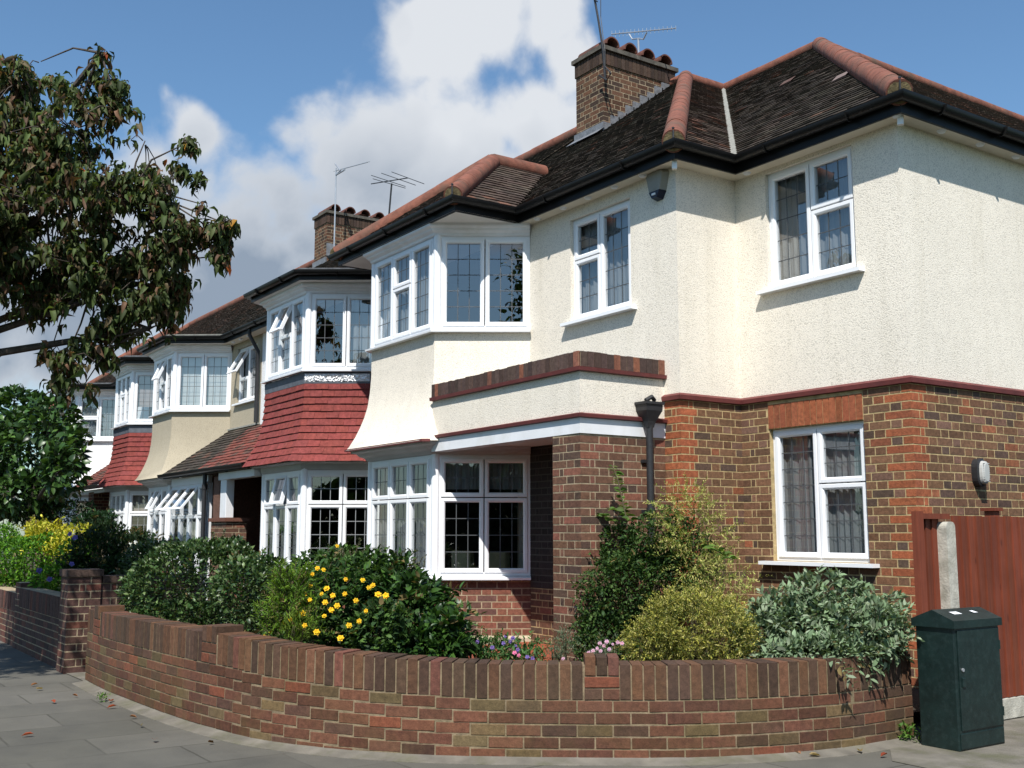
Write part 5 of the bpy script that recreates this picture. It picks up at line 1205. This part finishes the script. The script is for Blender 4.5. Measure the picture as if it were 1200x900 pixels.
for hI in hubs:
    e = Vector(crown[hI][0].tolist()); mid = fork.lerp(e, .5)+Vector((R.uniform(-.15, .15), R.uniform(-.15, .15), .35)); m.tube([fork, fork.lerp(mid, .5)+Vector((0, 0, .1)), mid, e], [.075, .055, .04, .022], 8); hubp[hI] = e
for i, bl in enumerate(crown):
    e = Vector(bl[0].tolist()); hb = min(hubp.values(), key=lambda q: (q-e).length if (q-e).length > .05 else 9)
    m.tube([hb, hb.lerp(e, .5)+Vector((R.uniform(-.08, .08), R.uniform(-.08, .08), .08)), e], [.014, .009, .005], 6)
for i in RN.choice(len(P_), 1000, replace=False):
    p = Vector(P_[i].tolist()); j = min(range(len(crown)), key=lambda q: (Vector(crown[q][0].tolist())-p).length); e = Vector(crown[j][0].tolist())
    m.tube([e.lerp(p, .15), e.lerp(p, .6)+Vector((0, 0, .05)), p], [.007, .005, .003], 4, cap=False)
m.build('trunk', M['bark'], t, smooth=True)
# across the side road, mirrored in the bay window glass
def W(x, y, z, rx, rz): return (np.array([x, y, z]), np.array([rx, rx, rz]))
tree('opposite_tree', 'tall dark tree across the side road, mirrored in the bay window glass', (9.7, -4.9, -.02), [W(9.7, -4.9, 8, 1.9, 3), W(9.4, -4.6, 10, 1.4, 2), W(10, -4.5, 6, 1.6, 1.8)], 3000, .22, .6, [(.03, .06, .018), (.02, .04, .014)], 'leaf', .16, (.7, .1, .7), .4)
bush('opposite_hedge', 'long tall dark hedge across the side road, mirrored in the ground floor glass', 'hedge', [W(8+i*.25, -14+i*1.9, 1.6, 1.5, 2.0) for i in range(9)], 22000, .3, .8, [(.02, .04, .014), (.014, .03, .01)], 'leaf', .6, .2, ground=-.02, stems=3)
# fallen leaves
fl_ = [(62, 763, 0, 'red'), (40, 743, 1, 'orange'), (46, 748, 2, 'yellow-brown'), (88, 756, 1, 'pale brown'), (131, 829, 0, 'curled brown'), (156, 841, 1, 'pale pink'), (165, 851, 2, 'pale tan'), (181, 868, 0, 'flat red'), (247, 871, 3, 'dark brown'), (32, 862, 0, 'rusty'), (130, 822, 0, 'small red'), (978, 879, 1, 'pink'), (1008, 881, 2, 'pale'), (1036, 886, 0, 'dark red'), (935, 884, 1, 'light red'), (955, 886, 2, 'small pale')]
cc_ = [(.26, .06, .03), (.26, .12, .06), (.28, .20, .10), (.10, .055, .028)]
wh = ['on the shaded paving slabs near the gateway', 'on the paving nearer the gateway wall', 'lying on the slab joint', 'alone on the slab joint line', 'at the foot of the curved wall', 'just right of the curled leaf by the wall', 'on the mossy fillet of the wall', 'on the path where the wall curves', 'under the long curve of the wall', 'in the slab joint at the lower left', 'tucked against the wall foot', 'on the path below the silver shrub', 'between two pinkish leaves near the cabinet', 'nearest to the green cabinet', 'farthest from the cabinet of the right-hand leaves', 'on the concrete beneath the wall']
for (x, y, ci, nm), w_ in zip(fl_, wh):
    if x < 100 and y < 780: x, y = x+0, y+60
    g_ = atz(x, y, .012); a = R.uniform(0, 6.28); m = MB(); L = .034*R.uniform(.7, 1.3); u = Vector((math.cos(a), math.sin(a), 0)); v = Vector((-math.sin(a), math.cos(a), 0)); c_ = vary(cc_[ci])
    ribs = [g_-u*L, g_+Vector((0, 0, .006)), g_+u*L+Vector((0, 0, .012))]
    for sg_ in (-1, 1):
        s1 = g_-u*L*.35+v*sg_*L*.5+Vector((0, 0, .018)); s2 = g_+u*L*.4+v*sg_*L*.42+Vector((0, 0, .022)); m.face([ribs[0], ribs[1], s1], 0, c_); m.face([ribs[1], s2, s1], 0, c_); m.face([ribs[1], ribs[2], s2], 0, c_)
    o = m.build('fallen_leaf', M['petal']); o.data.transform(Matrix.Translation(-g_)); o.location = g_; tag(o, nm+' fallen leaf '+w_, 'leaf', 'fallen leaves on the pavement')

# ================================================================== SKY AND SUN
S = Vector((1.0, -.97, 1.78)).normalized(); EL = math.asin(S.z)
sun = bpy.data.lights.new('sun', 'SUN'); sun.energy = 4.6; sun.angle = rad(.53); sun.color = (1, .965, .905)
so = bpy.data.objects.new('sun', sun); COL.objects.link(so); so.rotation_euler = S.to_track_quat('Z', 'Y').to_euler(); so.location = (0, 0, 30)
w = bpy.data.worlds.new('World'); scene.world = w; w.use_nodes = True; nt = NT(w.node_tree)
sky = nt.n('ShaderNodeTexSky', sky_type='NISHITA', sun_disc=False, sun_elevation=EL, sun_rotation=math.atan2(S.x, S.y), air_density=1.15, dust_density=.6, ozone_density=2.2).outputs[0]
d = nt.n('ShaderNodeTexCoord').outputs['Generated']
d = nt.n('ShaderNodeVectorMath', {0: d}, operation='NORMALIZE').outputs[0]
def field(vec):
    f = None
    for x, y, r in ((420, 190, 150), (330, 215, 130), (520, 200, 150), (600, 260, 130), (250, 250, 120), (190, 200, 75), (300, 330, 190), (450, 330, 200), (120, 400, 190), (-50, 400, 200), (-250, 330, 260), (-600, 380, 300), (660, 200, 60), (480, 30, 70), (560, 15, 85), (630, 30, 70), (660, 90, 60), (600, 150, 90), (650, 170, 70), (160, 300, 120), (80, 330, 130), (240, 150, 60)):
        c_ = ray(x, y).normalized(); rr = r/1262.0
        ds = nt.n('ShaderNodeVectorMath', {0: vec, 1: tuple(c_)}, operation='DISTANCE').outputs['Value']
        v = nt.m('SUBTRACT', 1., nt.m('DIVIDE', ds, rr)); f = v if f is None else nt.m('SMOOTH_MAX', f, v, .35)
    for c_, rr in (((.75, -.6, .38), .22), ((.9, .1, .30), .25)):
        c_ = Vector(c_).normalized(); ds = nt.n('ShaderNodeVectorMath', {0: vec, 1: tuple(c_)}, operation='DISTANCE').outputs['Value']; f = nt.m('MAXIMUM', f, nt.m('SUBTRACT', 1., nt.m('DIVIDE', ds, rr)))
    return f
wn = nt.n('ShaderNodeVectorMath', {0: nt.noise(d, 2.6, 3, .5, 'Color'), 1: (.5, .5, .5)}, operation='SUBTRACT').outputs[0]
wn = nt.n('ShaderNodeVectorMath', {0: wn, 3: .13}, operation='SCALE').outputs[0]; dd = nt.n('ShaderNodeVectorMath', {0: d, 1: wn}, operation='ADD').outputs[0]
n1 = nt.noise(dd, 4.2, 7, .62)
vor = lambda sc_: nt.n('ShaderNodeTexVoronoi', {'Vector': nt.n('ShaderNodeVectorMath', {0: dd, 1: nt.n('ShaderNodeVectorMath', {0: nt.noise(d, sc_*1.6, 1, .6, 'Color'), 3: .5/sc_}, operation='SCALE').outputs[0]}, operation='ADD').outputs[0], 'Scale': sc_, 'Smoothness': .35}, feature='SMOOTH_F1').outputs['Distance']
bil = nt.m('ADD', nt.m('MULTIPLY', nt.m('SUBTRACT', .45, vor(9.)), .55), nt.m('ADD', nt.m('MULTIPLY', nt.m('SUBTRACT', .45, vor(22.)), .34), nt.m('MULTIPLY', nt.m('SUBTRACT', .45, vor(48.)), .18)))
f = nt.m('ADD', field(dd), nt.m('MULTIPLY', nt.m('SUBTRACT', n1, .54), 1.5))
f = nt.m('ADD', f, bil)
mask = nt.n('ShaderNodeMapRange', {0: f, 1: .08, 2: .46, 3: 0., 4: .97}, interpolation_type='SMOOTHSTEP').outputs[0]
thick = nt.mr(f, .15, .7, 0.1, 1)
z = nt.n('ShaderNodeSeparateXYZ', {0: dd}).outputs[2]
sh = nt.m('ADD', nt.mr(z, .23, .41, .95, -.05), nt.m('MULTIPLY', nt.m('SUBTRACT', nt.noise(dd, 3.6, 4, .6), .5), 2.0)); sh = nt.m('ADD', sh, nt.m('MULTIPLY', bil, -.75)); sh = nt.m('MULTIPLY', nt.m('MAXIMUM', nt.m('MINIMUM', sh, 1.), 0.), thick)
cc = nt.mix(sh, (6.6, 6.85, 7.2, 1), (2.5, 3.05, 3.85, 1))
sky = nt.mix(1., sky, (.88, 1.10, 1.22, 1), 'MULTIPLY'); colr = nt.mix(mask, sky, cc)
bg = nt.n('ShaderNodeBackground', {'Color': colr, 'Strength': .082}); nt.n('ShaderNodeOutputWorld', {'Surface': bg})
scene.view_settings.view_transform = 'Standard'; scene.view_settings.look = 'None'; scene.view_settings.exposure = .5; scene.view_settings.gamma = 1; scene.view_settings.use_curve_mapping = False
w.cycles.sampling_method = 'MANUAL'; w.cycles.sample_map_resolution = 512; scene.cycles.max_bounces = 6; scene.cycles.diffuse_bounces = 3; scene.cycles.glossy_bounces = 3; scene.cycles.transparent_max_bounces = 16; scene.cycles.use_denoising = True; scene.cycles.caustics_reflective = False; scene.cycles.caustics_refractive = False
